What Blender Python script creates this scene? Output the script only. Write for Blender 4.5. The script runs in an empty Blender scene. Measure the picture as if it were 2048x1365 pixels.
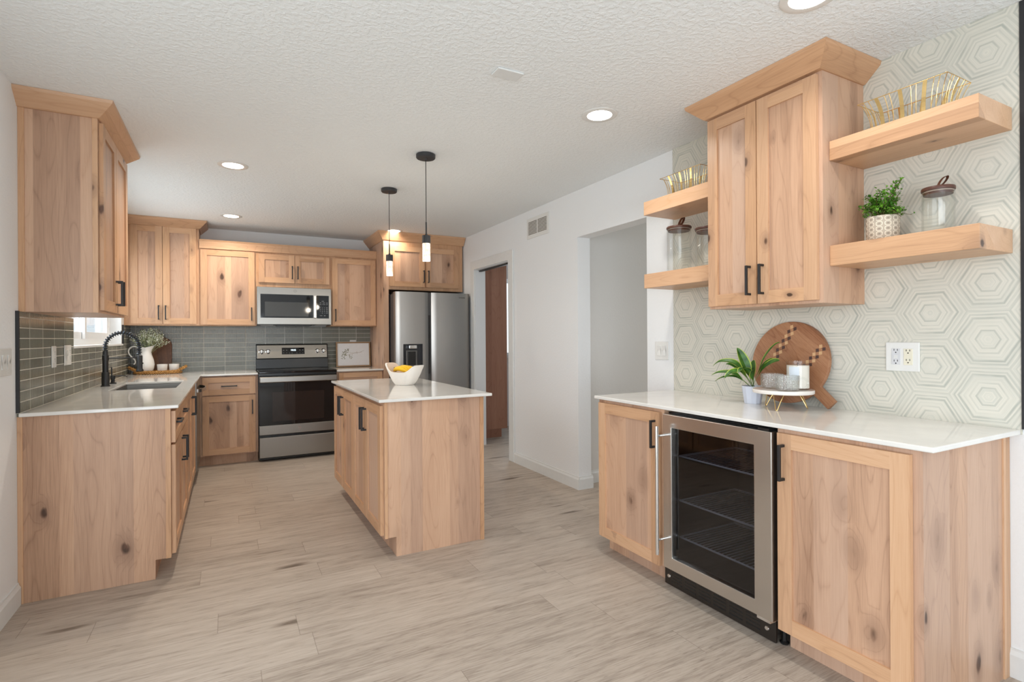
import bpy, bmesh, math, random
from mathutils import Vector, Matrix

rnd = random.Random(7)
SC = bpy.context.scene
COL = SC.collection
W = 3.3946      # plane of the right wall
H = 2.44        # ceiling
CT = 0.903      # counter top
SL = 0.018      # slab thickness

# ------------------------------------------------------------------ camera, world, light
YAW, ROLL = math.radians(28.185), math.radians(-0.3632)
F_PX, CY = 1060.96, 674.68
CAM_AT = Vector((0.8785, -6.577, 1.2482))
_F = Vector((math.sin(YAW), math.cos(YAW), 0))
_R = Vector((math.cos(YAW), -math.sin(YAW), 0))
_U = Vector((0, 0, 1))
_r = _R * math.cos(ROLL) + _U * math.sin(ROLL)
_u = _U * math.cos(ROLL) - _R * math.sin(ROLL)
cam_data = bpy.data.cameras.new('camera')
cam_data.sensor_fit = 'HORIZONTAL'
cam_data.sensor_width = 36
cam_data.lens = F_PX * 36 / 2048
cam_data.shift_y = -(682.5 - CY) / 2048
cam_data.clip_start = 0.02
cam = bpy.data.objects.new('camera', cam_data)
M = Matrix.Identity(4)
for i in range(3):
    M[i][0], M[i][1], M[i][2], M[i][3] = _r[i], _u[i], -_F[i], CAM_AT[i]
cam.matrix_world = M
COL.objects.link(cam)
SC.camera = cam

SC.view_settings.view_transform = 'Standard'
SC.view_settings.look = 'None'
SC.view_settings.gamma = 1
SC.view_settings.use_curve_mapping = False
SC.view_settings.exposure = 0.03
cy = SC.cycles
cy.max_bounces = 10
cy.diffuse_bounces = 6
cy.glossy_bounces = 5
cy.transmission_bounces = 6
cy.transparent_max_bounces = 24
cy.caustics_reflective = False
cy.caustics_refractive = False
cy.sample_clamp_indirect = 6
cy.use_denoising = True

world = bpy.data.worlds.new('sky')
SC.world = world
world.use_nodes = True
bg = world.node_tree.nodes['Background']
bg.inputs['Color'].default_value = (0.86, 0.93, 1.0, 1)
bg.inputs['Strength'].default_value = 1.6


def area(name, loc, direction, sx, sy, power, color, spread=180, shape='RECTANGLE'):
    l = bpy.data.lights.new(name, 'AREA')
    l.shape = shape
    l.size = sx
    if shape == 'RECTANGLE':
        l.size_y = sy
    l.energy = power
    l.color = color
    l.spread = math.radians(spread)
    o = bpy.data.objects.new(name, l)
    o.location = loc
    o.rotation_euler = Vector(direction).to_track_quat('-Z', 'Y').to_euler()
    COL.objects.link(o)
    return o


DAY = (0.86, 0.93, 1.0)
WARM = (1.0, 0.86, 0.70)
SOFT = (1.0, 0.95, 0.88)
# daylight at the glazed openings, plus added fills from out of view
area('daylight_patio_door', (-0.03, -5.35, 1.1), (1, 0.0, 0.08), 1.9, 2.0, 18, DAY)
area('fill_rear', (0.92, -9.95, 1.12), (0.05, 1, 0.40), 1.6, 1.6, 34, DAY)  # added daylight from an unseen rear opening, kept clear of steel reflections
area('fill_left_rear', (-0.03, -8.3, 1.15), (1, 0.50, 0.42), 2.5, 2.0, 84, DAY)  # added daylight from an unseen left opening, the strongest fill
area('daylight_kitchen_window', (-0.10, -1.37, 1.64), (1, 0, -0.1), 1.7, 0.85, 14, DAY)
area('daylight_pantry_window', (4.95, -0.02, 1.55), (-0.2, -1, -0.1), 1.2, 1.0, 12, DAY)
area('fill_hall', (5.9, -3.43, 1.3), (-1, 0, 0), 0.9, 2.0, 12, (1.0, 0.97, 0.94))  # added fill that brightens the hall; no opening stands here
DOWNLIGHTS = [(0.917, -2.469), (0.915, -0.768), (2.515, -0.764), (2.646, -4.29), (2.687, -5.43)]
DL_POWER = [9, 9, 4.5, 5.5, 4.5]

# ------------------------------------------------------------------ node helpers


class N:
    """a value in a material's node tree"""

    def __init__(self, t, s):
        self.t, self.s = t, s

    def _m(self, op, *o):
        n = self.t.nodes.new('ShaderNodeMath')
        n.operation = op
        for i, x in enumerate((self,) + o):
            if isinstance(x, N):
                self.t.links.new(x.s, n.inputs[i])
            else:
                n.inputs[i].default_value = x
        return N(self.t, n.outputs[0])

    def __add__(a, b): return a._m('ADD', b)
    def __radd__(a, b): return a._m('ADD', b)
    def __sub__(a, b): return a._m('SUBTRACT', b)
    def __rsub__(a, b): return (a * -1) + b
    def __mul__(a, b): return a._m('MULTIPLY', b)
    def __rmul__(a, b): return a._m('MULTIPLY', b)
    def __truediv__(a, b): return a._m('DIVIDE', b)
    def floor(a): return a._m('FLOOR')
    def frac(a): return a._m('FRACT')
    def abs(a): return a._m('ABSOLUTE')
    def sin(a): return a._m('SINE')
    def pow(a, b): return a._m('POWER', b)
    def min(a, b): return a._m('MINIMUM', b)
    def max(a, b): return a._m('MAXIMUM', b)
    def gt(a, b): return a._m('GREATER_THAN', b)
    def lt(a, b): return a._m('LESS_THAN', b)

    def smooth(a, lo, hi, out0=0.0, out1=1.0):
        n = a.t.nodes.new('ShaderNodeMapRange')
        n.interpolation_type = 'SMOOTHSTEP'
        a.t.links.new(a.s, n.inputs[0])
        for i, v in enumerate((lo, hi, out0, out1)):
            n.inputs[i + 1].default_value = v
        return N(a.t, n.outputs[0])


class Mat:
    def __init__(self, name):
        self.m = bpy.data.materials.new(name)
        self.m.use_nodes = True
        self.t = self.m.node_tree
        self.b = self.t.nodes['Principled BSDF']
        self.out = self.t.nodes['Material Output']

    def put(self, key, v):
        s = self.b.inputs[key]
        if isinstance(v, N):
            self.t.links.new(v.s, s)
        elif hasattr(v, 'is_output'):
            self.t.links.new(v, s)
        else:
            s.default_value = v if not isinstance(v, tuple) or len(v) != 3 else (*v, 1)
        return self

    def coord(self, which='Object'):
        n = self.t.nodes.new('ShaderNodeTexCoord')
        return n.outputs[which]

    def rand(self):
        n = self.t.nodes.new('ShaderNodeObjectInfo')
        return N(self.t, n.outputs['Random'])

    def xyz(self, vec=None):
        n = self.t.nodes.new('ShaderNodeSeparateXYZ')
        self.t.links.new(vec or self.coord(), n.inputs[0])
        return [N(self.t, o) for o in n.outputs]

    def vec(self, x, y, z):
        n = self.t.nodes.new('ShaderNodeCombineXYZ')
        for i, v in enumerate((x, y, z)):
            if isinstance(v, N):
                self.t.links.new(v.s, n.inputs[i])
            else:
                n.inputs[i].default_value = v
        return n.outputs[0]

    def noise(self, vec, scale=1.0, detail=2.0, rough=0.5, dist=0.0):
        n = self.t.nodes.new('ShaderNodeTexNoise')
        self.t.links.new(vec, n.inputs['Vector'])
        n.inputs['Scale'].default_value = scale
        n.inputs['Detail'].default_value = detail
        n.inputs['Roughness'].default_value = rough
        n.inputs['Distortion'].default_value = dist
        return N(self.t, n.outputs['Fac'])

    def voronoi(self, vec, scale=1.0, feature='F1', rnd_=1.0):
        n = self.t.nodes.new('ShaderNodeTexVoronoi')
        n.feature = feature
        self.t.links.new(vec, n.inputs['Vector'])
        n.inputs['Scale'].default_value = scale
        n.inputs['Randomness'].default_value = rnd_
        col = None
        if feature == 'F1':
            s = self.t.nodes.new('ShaderNodeSeparateColor')
            self.t.links.new(n.outputs['Color'], s.inputs[0])
            col = N(self.t, s.outputs[0])
        return N(self.t, n.outputs['Distance']), col

    def white(self, vec):
        n = self.t.nodes.new('ShaderNodeTexWhiteNoise')
        n.noise_dimensions = '3D'
        self.t.links.new(vec, n.inputs['Vector'])
        return N(self.t, n.outputs['Value'])

    def ramp(self, fac, stops):
        n = self.t.nodes.new('ShaderNodeValToRGB')
        self.t.links.new(fac.s, n.inputs[0])
        e = n.color_ramp.elements
        while len(e) < len(stops):
            e.new(0.5)
        for el, (p, c) in zip(e, stops):
            el.position = p
            el.color = (*c, 1)
        return n.outputs[0]

    def mix(self, fac, a, b, mode='MIX'):
        n = self.t.nodes.new('ShaderNodeMix')
        n.data_type = 'RGBA'
        n.blend_type = mode
        for s, v in ((n.inputs[0], fac), (n.inputs[6], a), (n.inputs[7], b)):
            if isinstance(v, N):
                self.t.links.new(v.s, s)
            elif hasattr(v, 'is_output'):
                self.t.links.new(v, s)
            elif isinstance(v, tuple):
                s.default_value = (*v, 1)
            else:
                s.default_value = v
        return n.outputs[2]

    def bump(self, height, strength=0.3, dist=0.01):
        n = self.t.nodes.new('ShaderNodeBump')
        self.t.links.new(height.s, n.inputs['Height'])
        n.inputs['Strength'].default_value = strength
        n.inputs['Distance'].default_value = dist
        self.t.links.new(n.outputs[0], self.b.inputs['Normal'])


def lin(r, g, b):
    f = lambda c: ((c / 255 + 0.055) / 1.055) ** 2.4 if c > 10 else c / 255 / 12.92
    return (f(r), f(g), f(b))


def plain(name, rgb, rough=0.5, metal=0.0, **kw):
    m = Mat(name)
    x, y, z = m.xyz()
    n = m.noise(m.vec(x, y, z), 35, 3)
    c = m.mix(n, tuple(v * 0.96 for v in rgb), tuple(min(1, v * 1.04) for v in rgb))
    m.put('Base Color', c).put('Roughness', rough).put('Metallic', metal)
    for k, v in kw.items():
        m.put(k.replace('_', ' '), v)
    return m.m


def wood(name, axis, lo=lin(150, 115, 92), mid=lin(194, 156, 128), hi=lin(214, 178, 150), knot=lin(84, 58, 44),
         stave=0.105, rough=0.38, knots=0.28, ring=68, kscale=1.0, grey=0.40, turn=None):
    m = Mat(name)
    r = m.rand()
    c = m.xyz()
    if turn:
        ct_, st_ = math.cos(turn), math.sin(turn)
        c = [c[0], c[1] * ct_ + c[2] * st_, c[2] * ct_ - c[1] * st_]
    i = 'XYZ'.index(axis)
    al = c[i] + r * 41.3
    a, b = [c[j] for j in range(3) if j != i]
    a0, b0 = a + r * 17.7, b + r * 29.1
    across = a + b
    st = (across / stave + (across * 23 + r * 40).sin() * 0.42 + r * 9.0).floor()
    tone = m.white(m.vec(st, r * 50.0, 0.0))
    al2 = al + tone * 7.0
    # knots: few, of all sizes, stretched along the grain
    wob = m.noise(m.vec(a0 * 26, b0 * 26, al * 9), 1, 3)
    kd, kc = m.voronoi(m.vec(a0 * 6.8 * kscale + wob * 0.22, b0 * 6.8 * kscale, al * 3.6 * kscale + wob * 0.16), 1.0)
    kd = kd + (wob - 0.5) * 0.10
    here = kc.smooth(knots, knots + 0.02)
    size = (kc - knots) * (1 / (1 - knots))
    core = (kd / (size * 0.9 + 0.35)).smooth(0.07, 0.15, 1, 0) * here
    halo = (kd / (size * 0.9 + 0.45)).smooth(0.08, 0.40, 1, 0) * here
    base = m.noise(m.vec(a0 * 4.6, b0 * 4.6, al2 * 0.66), 1, 2, 0.45)
    field = base + halo * 0.10
    line = (1 - (field * ring).sin().abs()).pow(5.0)
    fine = m.noise(m.vec(a0 * 260, b0 * 260, al2 * 7), 1, 3, 0.65)
    broad = m.noise(m.vec(a0 * 13, b0 * 13, al2 * 0.9), 1, 3)
    fleck = m.noise(m.vec(a0 * 60, b0 * 60, al * 5), 1, 2).smooth(0.70, 0.78)
    f = 0.53 - line * 0.15 + (fine - 0.5) * 0.42 + (broad - 0.5) * 0.55 + (tone - 0.5) * 0.30 + (r - 0.5) * 0.12 - fleck * 0.14
    col = m.ramp(f, [(0.12, lo), (0.5, mid), (0.88, hi)])
    g = m.white(m.vec(st, r * 31.0, 8.0)).smooth(0.35, 0.9) * grey
    col = m.mix(g, col, m.mix(f, tuple(x * 0.8 for x in lin(176, 146, 128)), lin(188, 162, 146)))
    col = m.mix(halo * 0.42, col, lin(120, 90, 74))
    col = m.mix(core * 0.92, col, m.mix(wob.smooth(0.4, 0.6), tuple(x * 0.5 for x in knot), tuple(x * 1.25 for x in knot)))
    m.put('Base Color', col).put('Roughness', rough)
    m.put('Specular IOR Level', 0.35)
    m.bump(fine, 0.06, 0.002)
    return m.m


WZ, WX, WY = [wood('alder_frame_' + k.lower(), k, lin(166, 126, 94), lin(200, 158, 122), lin(216, 178, 144), knots=0.70, stave=0.3, grey=0.15, kscale=1.5) for k in 'ZXY']
ALDER = {'Z': WZ, 'X': WX, 'Y': WY}
WPZ = wood('alder_panel', 'Z')
WPX, WPY = wood('alder_panel_x', 'X', stave=0.2), wood('alder_panel_y', 'Y', stave=0.2)
PANEL = {'Z': WPZ, 'X': WPX, 'Y': WPY}
DARKZ = wood('stained_plywood', 'Z', lin(138, 94, 76), lin(168, 120, 98), lin(186, 140, 116), knots=0.97, stave=0.6, grey=0.0)
ACACIA = wood('acacia', 'Y', lin(84, 52, 36), lin(148, 100, 70), lin(188, 142, 106), lin(50, 28, 18), stave=0.16, knots=0.55, ring=60, rough=0.42, grey=0.0, turn=math.radians(40))
WALNUT = wood('walnut', 'Z', lin(58, 36, 26), lin(104, 68, 46), lin(156, 110, 74), lin(40, 22, 16), stave=0.04, knots=0.95, rough=0.4, grey=0.0)
LIDWOOD = wood('walnut_lid', 'Y', lin(52, 32, 26), lin(82, 52, 42), lin(104, 70, 56), lin(40, 22, 16), stave=0.3, knots=0.98, grey=0.0)
FRAMEWOOD = wood('oak_frame', 'X', lin(110, 84, 60), lin(150, 118, 86), lin(176, 146, 112), stave=0.3, knots=0.98, grey=0.0)


def floor_material():
    m = Mat('oak_plank_floor')
    x, y, z = m.xyz()
    PW, PL = 0.182, 1.22
    row = (y / PW).floor()
    off = m.white(m.vec(row, 3.7, 0.0))
    sx = x / PL + off * 1.0
    colid = sx.floor()
    pid = m.white(m.vec(row, colid, 1.0))
    fy, fx = (y / PW).frac(), sx.frac()
    seam_y = fy.min(1 - fy) * PW
    seam_x = fx.min(1 - fx) * PL
    seam = seam_y.smooth(0.0005, 0.0018, 0.35, 0).max(seam_x.smooth(0.0005, 0.0018, 0.5, 0))
    gx = x + pid * 31
    grain = m.noise(m.vec(gx * 2.4, y * 26 + pid * 50, 0.0), 1, 4, 0.6, 0.4)
    fine = m.noise(m.vec(gx * 10, y * 170 + pid * 50, 0.0), 1, 3, 0.6)
    cath = m.noise(m.vec(gx * 0.9, y * 7 + pid * 50, 0.0), 1, 2)
    rings = (cath * 55).sin()
    kd, kc = m.voronoi(m.vec(gx * 2.2 + grain * 0.3, y * 8.5 + pid * 13, 0.0), 1.0)
    kn = kd.smooth(0.04, 0.30, 1, 0) * kc.gt(0.82)
    streak = m.noise(m.vec(gx * 1.6, y * 11 + pid * 20, 2.0), 1, 3).smooth(0.60, 0.78)
    f = 0.52 + (grain - 0.5) * 0.70 + (fine - 0.5) * 0.75 + rings * 0.035 + (pid - 0.5) * 0.13 - kn * 0.5 - streak * 0.20 - m.noise(m.vec(gx * 16, y * 120 + pid * 9, 5.0), 1, 2).smooth(0.62, 0.72) * 0.16
    col = m.ramp(f, [(0.05, lin(108, 95, 83)), (0.5, lin(175, 162, 149)), (0.95, lin(201, 190, 178))])
    col = m.mix(seam, col, lin(96, 82, 70))
    m.put('Base Color', col).put('Roughness', (fine * 0.12 + 0.40))
    m.put('Specular IOR Level', 0.4)
    m.bump(fine - seam * 1.5, 0.10, 0.002)
    return m.m


def wall_material(name, rgb, scale, strength, rough=0.85):
    m = Mat(name)
    x, y, z = m.xyz()
    v = m.vec(x, y, z)
    n = m.noise(v, scale, 3, 0.55)
    m.put('Base Color', m.mix(m.noise(v, 1.3, 2), tuple(c * 0.985 for c in rgb), rgb))
    m.put('Roughness', rough)
    m.bump(n.smooth(0.42, 0.62), strength, 0.004)
    return m.m


def quartz(name, rgb):
    m = Mat(name)
    x, y, z = m.xyz()
    v = m.vec(x, y, z)
    d, c = m.voronoi(v, 110)
    fleck = d.smooth(0.10, 0.2, 1, 0) * c.gt(0.8)
    cloud = m.noise(v, 7, 4)
    col = m.mix(cloud.smooth(0.3, 0.7), tuple(a * 0.94 for a in rgb), rgb)
    col = m.mix(fleck * 0.30, col, (0.42, 0.40, 0.38))
    m.put('Base Color', col).put('Roughness', 0.07).put('Specular IOR Level', 0.5)
    return m.m


def tile_material(name, axis):
    """fluted sage-grey glazed tile, 20 x 5 cm, pale grout"""
    m = Mat(name)
    x, y, z = m.xyz()
    a = x if axis == 'X' else y
    TW, TH = (0.2, 0.0505) if axis == 'X' else (0.213, 0.0505)
    a = a + (0.148 if axis == 'X' else 0.0 - 0.08)
    zz = z - 0.903
    ca, cz = (a / TW).floor(), (zz / TH).floor()
    fa, fz = (a / TW).frac(), (zz / TH).frac()
    ga = fa.min(1 - fa) * TW
    gz = fz.min(1 - fz) * TH
    g = ga.min(gz)
    grout = g.smooth(0.0012, 0.0023, 1, 0)
    tone = m.white(m.vec(ca, cz, 4.0))
    rib = (a * (2 * math.pi / 0.0135)).sin()
    streak = m.noise(m.vec(a * 160, zz * 4 + tone * 9, 0.0), 1, 3)
    f = 0.5 + (tone - 0.5) * 0.35 + (streak - 0.5) * 0.55 + rib * 0.05
    col = m.ramp(f, [(0.1, lin(88, 87, 75)), (0.5, lin(113, 112, 99)), (0.9, lin(136, 136, 123))])
    col = m.mix(grout, col, lin(214, 210, 200))
    m.put('Base Color', col).put('Roughness', grout * 0.6 + 0.16)
    m.put('Specular IOR Level', 0.4)
    h = rib * 0.25 + (1 - grout) * 1.0 + streak * 0.25
    m.bump(h, 0.25, 0.003)
    return m.m


def hex_material():
    """painted hexagon rings: regular hexagons on a 21.5 cm pitch"""
    m = Mat('hexagon_wall_covering')
    x, y, z = m.xyz()
    p = 0.215
    q = p * math.sqrt(3) / 2
    wob = m.noise(m.vec(x, y * 9, z * 9), 1, 2)
    yy = y + 5.296 + (wob - 0.5) * 0.006
    zz = z - 1.228 + (wob - 0.5) * 0.006

    def local(oy, oz):
        a = ((yy + oy) / (2 * q) + 0.5).frac() * (2 * q) - q
        b = ((zz + oz) / p + 0.5).frac() * p - p / 2
        ia = ((yy + oy) / (2 * q) + 0.5).floor()
        ib = ((zz + oz) / p + 0.5).floor()
        d = b.abs().max(a.abs() * (math.sqrt(3) / 2) + b.abs() * 0.5)
        return d, m.white(m.vec(ia, ib, oy)), a, b
    d1, r1, a1, b1 = local(0.0, 0.0)
    d2, r2, a2, b2 = local(q, p / 2)
    first = d1.lt(d2)
    d = d1.min(d2)
    rid = first * r1 + (1 - first) * r2
    la = first * a1 + (1 - first) * a2
    lb = first * b1 + (1 - first) * b2
    # streaks that follow the rings
    streak = m.noise(m.vec(d * 420, la * 7 + rid * 30, lb * 7), 1, 3, 0.6)
    patch = m.noise(m.vec(d * 60, la * 12 + rid * 17, lb * 12), 1, 2)
    t = d / (p / 2)

    def line(c, w, k):
        return (t - c).abs().smooth(w * 0.2, w * 1.35, k, 0)
    alt = rid.gt(0.5)
    ln = line(0.30, 0.035, 0.75)
    ln = ln.max(line(0.47, 0.03, 0.50))
    ln = ln.max(line(0.60, 0.045, 0.55) * (alt * 0.6 + 0.4))
    ln = ln.max(line(0.745, 0.045, 0.95))
    ln = ln.max(line(0.865, 0.035, 0.70) * (1 - alt * 0.5))
    ln = ln.max(line(0.985, 0.03, 0.45))
    ln = ln * patch.smooth(0.25, 0.65, 0.30, 0.85)
    cream, sage, deep = lin(212, 208, 196), lin(194, 194, 184), lin(162, 165, 156)
    band = (t * 9.5).sin() * 0.5 + 0.5
    col = m.mix(streak.smooth(0.36, 0.68) * (0.35 + band * 0.5), cream, sage)
    col = m.mix(ln, col, deep)
    m.put('Base Color', col).put('Roughness', 0.5)
    return m.m


def steel(name, rgb=(0.31, 0.295, 0.27), rough=0.30, axis='X'):
    m = Mat(name)
    x, y, z = m.xyz()
    v = m.vec(*[(c * 3 if 'XYZ'[i] == axis else c * 500) for i, c in enumerate((x, y, z))])
    n = m.noise(v, 1, 2)
    m.put('Base Color', rgb).put('Metallic', 1.0).put('Roughness', n * 0.07 + (rough - 0.035))
    m.put('Anisotropic', 0.5)
    return m.m


def thin_glass(name, tint=(1, 1, 1), refl=1.0, dots=0.0):
    m = Mat(name)
    t = m.t
    tr = t.nodes.new('ShaderNodeBsdfTransparent')
    tr.inputs[0].default_value = (*tint, 1)
    gl = t.nodes.new('ShaderNodeBsdfGlossy')
    gl.inputs['Roughness'].default_value = 0.02
    geo = t.nodes.new('ShaderNodeNewGeometry')
    dot = t.nodes.new('ShaderNodeVectorMath')
    dot.operation = 'DOT_PRODUCT'
    t.links.new(geo.outputs['Incoming'], dot.inputs[0])
    t.links.new(geo.outputs['Normal'], dot.inputs[1])
    mx = t.nodes.new('ShaderNodeMixShader')
    fac = ((1 - N(t, dot.outputs['Value']).abs()).pow(5.0) * 0.9 + 0.045) * refl
    if dots:
        x, y, z = m.xyz()
        d, c = m.voronoi(m.vec(x, y, z), dots, rnd_=0.3)
        b = t.nodes.new('ShaderNodeBump')
        t.links.new(d.s, b.inputs['Height'])
        b.inputs['Strength'].default_value = 0.9
        b.inputs['Distance'].default_value = 0.004
        t.links.new(b.outputs[0], gl.inputs['Normal'])
        fac = (fac + d.smooth(0.30, 0.55) * 0.30).min(1.0)
    t.links.new(fac.s, mx.inputs[0])
    t.links.new(tr.outputs[0], mx.inputs[1])
    t.links.new(gl.outputs[0], mx.inputs[2])
    t.links.new(mx.outputs[0], m.out.inputs[0])
    return m.m


def glow(name, rgb, strength):
    m = Mat(name)
    m.put('Base Color', (0.8, 0.8, 0.8)).put('Emission Color', rgb).put('Emission Strength', strength)
    return m.m


def bubble_glow():
    m = Mat('seeded_crystal_lit')
    x, y, z = m.xyz()
    d, c = m.voronoi(m.vec(x * 110, y * 110, z * 70), 1.0, 'DISTANCE_TO_EDGE')
    n = m.noise(m.vec(x * 60, y * 60, z * 40), 1, 2)
    f = d.smooth(0.02, 0.12) * n.smooth(0.42, 0.5, 0.25, 1.0)
    m.put('Base Color', (0.8, 0.75, 0.65)).put('Emission Color', m.ramp(f, [(0.0, (0.16, 0.09, 0.04)), (1.0, (1.0, 0.86, 0.66))]))
    m.put('Emission Strength', 1.15)
    return m.m


FLOOR = floor_material()
PAINT = wall_material('white_wall_paint', lin(230, 232, 233), 70, 0.10)
PAINT2 = wall_material('grey_hall_paint', lin(216, 215, 212), 70, 0.10)
CEIL = wall_material('knockdown_ceiling', lin(235, 239, 240), 48, 0.42)
TRIMW = plain('trim_paint', lin(220, 222, 221), 0.45)
QUARTZ = quartz('white_quartz', lin(224, 222, 217))
TILE_X, TILE_Y = tile_material('sage_tile_back', 'X'), tile_material('sage_tile_left', 'Y')
HEXM = hex_material()
STEEL = steel('brushed_steel')
STEELZ = steel('brushed_steel_upright', (0.62, 0.60, 0.57), 0.24, axis='Z')
WIREM = plain('zinc_wire', (0.9, 0.9, 0.9), 0.3, 0.1)
FRIDGE = steel('fridge_steel', (0.40, 0.38, 0.355), 0.34)
CHROME = plain('polished_chrome', (0.8, 0.8, 0.8), 0.12, 1.0)
BLACK = plain('matte_black_metal', (0.014, 0.014, 0.015), 0.42)
BLACKEDGE = plain('black_edge_trim', (0.016, 0.016, 0.018), 0.6)
BLACKGLASS = plain('black_glass', (0.008, 0.008, 0.009), 0.04)
BLACKPL = plain('black_enamel', (0.012, 0.012, 0.012), 0.25)
DARKBROWN = plain('bronze_black_plastic', (0.018, 0.013, 0.010), 0.35)
GREYGLASS = plain('smoked_window_glass', (0.055, 0.056, 0.055), 0.06)
OVENGLASS = plain('oven_window_glass', (0.022, 0.016, 0.015), 0.05)
WHITEPL = plain('white_plastic', lin(222, 222, 219), 0.25)
IVORY = plain('ivory_plastic', lin(222, 217, 198), 0.3)
GREYPL = plain('grey_plastic', lin(204, 205, 208), 0.3)
VINYL = plain('white_vinyl', lin(240, 242, 243), 0.35)
PORCELAIN = plain('white_glazed_ceramic', lin(238, 236, 232), 0.12)
BOWLW = plain('whitewashed_wood', lin(240, 236, 230), 0.5)
BOWLIN = plain('bowl_inside', lin(226, 204, 184), 0.55)
GOLD = plain('brushed_gold', (0.80, 0.56, 0.24), 0.22, 1.0)
LEATHER = plain('brown_leather', lin(92, 52, 34), 0.55)
BANANA = plain('banana_peel', lin(240, 192, 30), 0.45)
STEMG = plain('brown_green_stem', lin(92, 86, 40), 0.6)
MARBLE = quartz('white_marble', lin(228, 222, 216))
WAX = plain('candle_wax', lin(230, 224, 214), 0.5)
LABELW = plain('pale_paper_label', lin(216, 224, 232), 0.6)
INKG = plain('grey_ink', lin(150, 152, 156), 0.7)
PAPER = plain('white_paper_mat', lin(226, 226, 226), 0.7)
INKLEAF = plain('pressed_leaf_print', lin(112, 112, 72), 0.7)
INKSTEM = plain('pressed_stem_print', lin(140, 116, 78), 0.7)
POTGREY = plain('pale_grey_ceramic', lin(206, 212, 226), 0.3)
SOIL = plain('dark_soil', lin(44, 34, 26), 0.9)
WHITEINK = plain('white_print', (0.6, 0.62, 0.62), 0.5)
DIGIT = glow('lit_clock_digits', (0.75, 0.92, 1.0), 2.5)
LAMP = glow('lit_lamp_lens', (1.0, 0.93, 0.83), 9.0)
BUBBLE = bubble_glow()
GLASS = thin_glass('clear_glass', (0.985, 0.99, 0.985), 0.75)
HOBGLASS = thin_glass('hobnail_glass', (0.955, 0.965, 0.96), 0.6, 190)
PANE = thin_glass('window_glass', (0.97, 0.99, 0.99))
SMOKE = thin_glass('smoked_fridge_glass', (0.52, 0.53, 0.56), 1.3)
SEAL = plain('lid_seal', lin(150, 132, 118), 0.5)
LIGHTLENS = plain('frosted_light_lens', (0.5, 0.48, 0.44), 0.4)


def leaf_mat(name, lo, hi, edge=None):
    m = Mat(name)
    x, y, z = m.xyz()
    n = m.noise(m.vec(x, y, z), 28, 3)
    m.put('Base Color', m.ramp(n, [(0.3, lo), (0.7, hi)])).put('Roughness', 0.38)
    m.put('Subsurface Weight', 0.0)
    return m.m


LEAF_SHRUB = leaf_mat('boxwood_leaf', lin(34, 84, 24), lin(118, 176, 56))
LEAF_LILY = leaf_mat('lily_leaf', lin(34, 78, 30), lin(82, 132, 48))
LEAF_EDGE = plain('yellow_leaf_margin', lin(176, 192, 74), 0.45)
LEAF_PALE = leaf_mat('pale_sprig', lin(146, 156, 104), lin(198, 204, 156))
BLOSSOM = plain('tiny_white_blossom', lin(228, 230, 214), 0.7)


def straw_material():
    m = Mat('braided_straw')
    x, y, z = m.xyz()
    n = m.noise(m.vec(x, y, z), 60, 3)
    w = ((x + y * 0.6 + z * 1.4) * 330 + n * 6).sin()
    f = 0.5 + w * 0.34 + (n - 0.5) * 0.8
    m.put('Base Color', m.ramp(f, [(0.1, lin(92, 58, 24)), (0.45, lin(178, 122, 58)), (0.9, lin(224, 176, 106))])).put('Roughness', 0.7)
    m.bump(w, 0.6, 0.004)
    return m.m


STRAW = straw_material()


def pot_material():
    m = Mat('stamped_concrete_pot')
    x, y, z = m.xyz()
    n = m.t.nodes.new('ShaderNodeMath')
    n.operation = 'ARCTAN2'
    m.t.links.new(x.s, n.inputs[0])
    m.t.links.new(y.s, n.inputs[1])
    ang = N(m.t, n.outputs[0])
    ca = (ang * (12 / (2 * math.pi))).frac() - 0.5
    cz = (z / 0.0205).frac() - 0.5
    e = (ca.abs() * 1.15).pow(3.0) + cz.abs().pow(3.0)
    e = e.pow(1 / 3.0)
    ring = (e - 0.40).abs().smooth(0.03, 0.075, 1, 0)
    dot = e.smooth(0.10, 0.22, 1, 0)
    col = m.mix(ring, lin(176, 164, 148), lin(226, 216, 198))
    col = m.mix(dot * 0.6, col, lin(120, 108, 94))
    m.put('Base Color', col).put('Roughness', 0.8)
    m.bump(ring, 0.4, 0.002)
    return m.m


POTM = pot_material()

# ------------------------------------------------------------------ object helpers


def world_of(o):
    v = Vector((0, 0, 0))
    while o is not None:
        v += Vector(o.location)
        o = o.parent
    return v


def setp(o, label=None, cat=None, group=None, kind=None):
    for k, v in (('label', label), ('category', cat), ('group', group), ('kind', kind)):
        if v:
            o[k] = v
    return o


def thing(name, label, cat, loc, group=None):
    o = bpy.data.objects.new(name, None)
    o.empty_display_size = 0.05
    o.location = loc
    COL.objects.link(o)
    return setp(o, label, cat, group)


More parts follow.
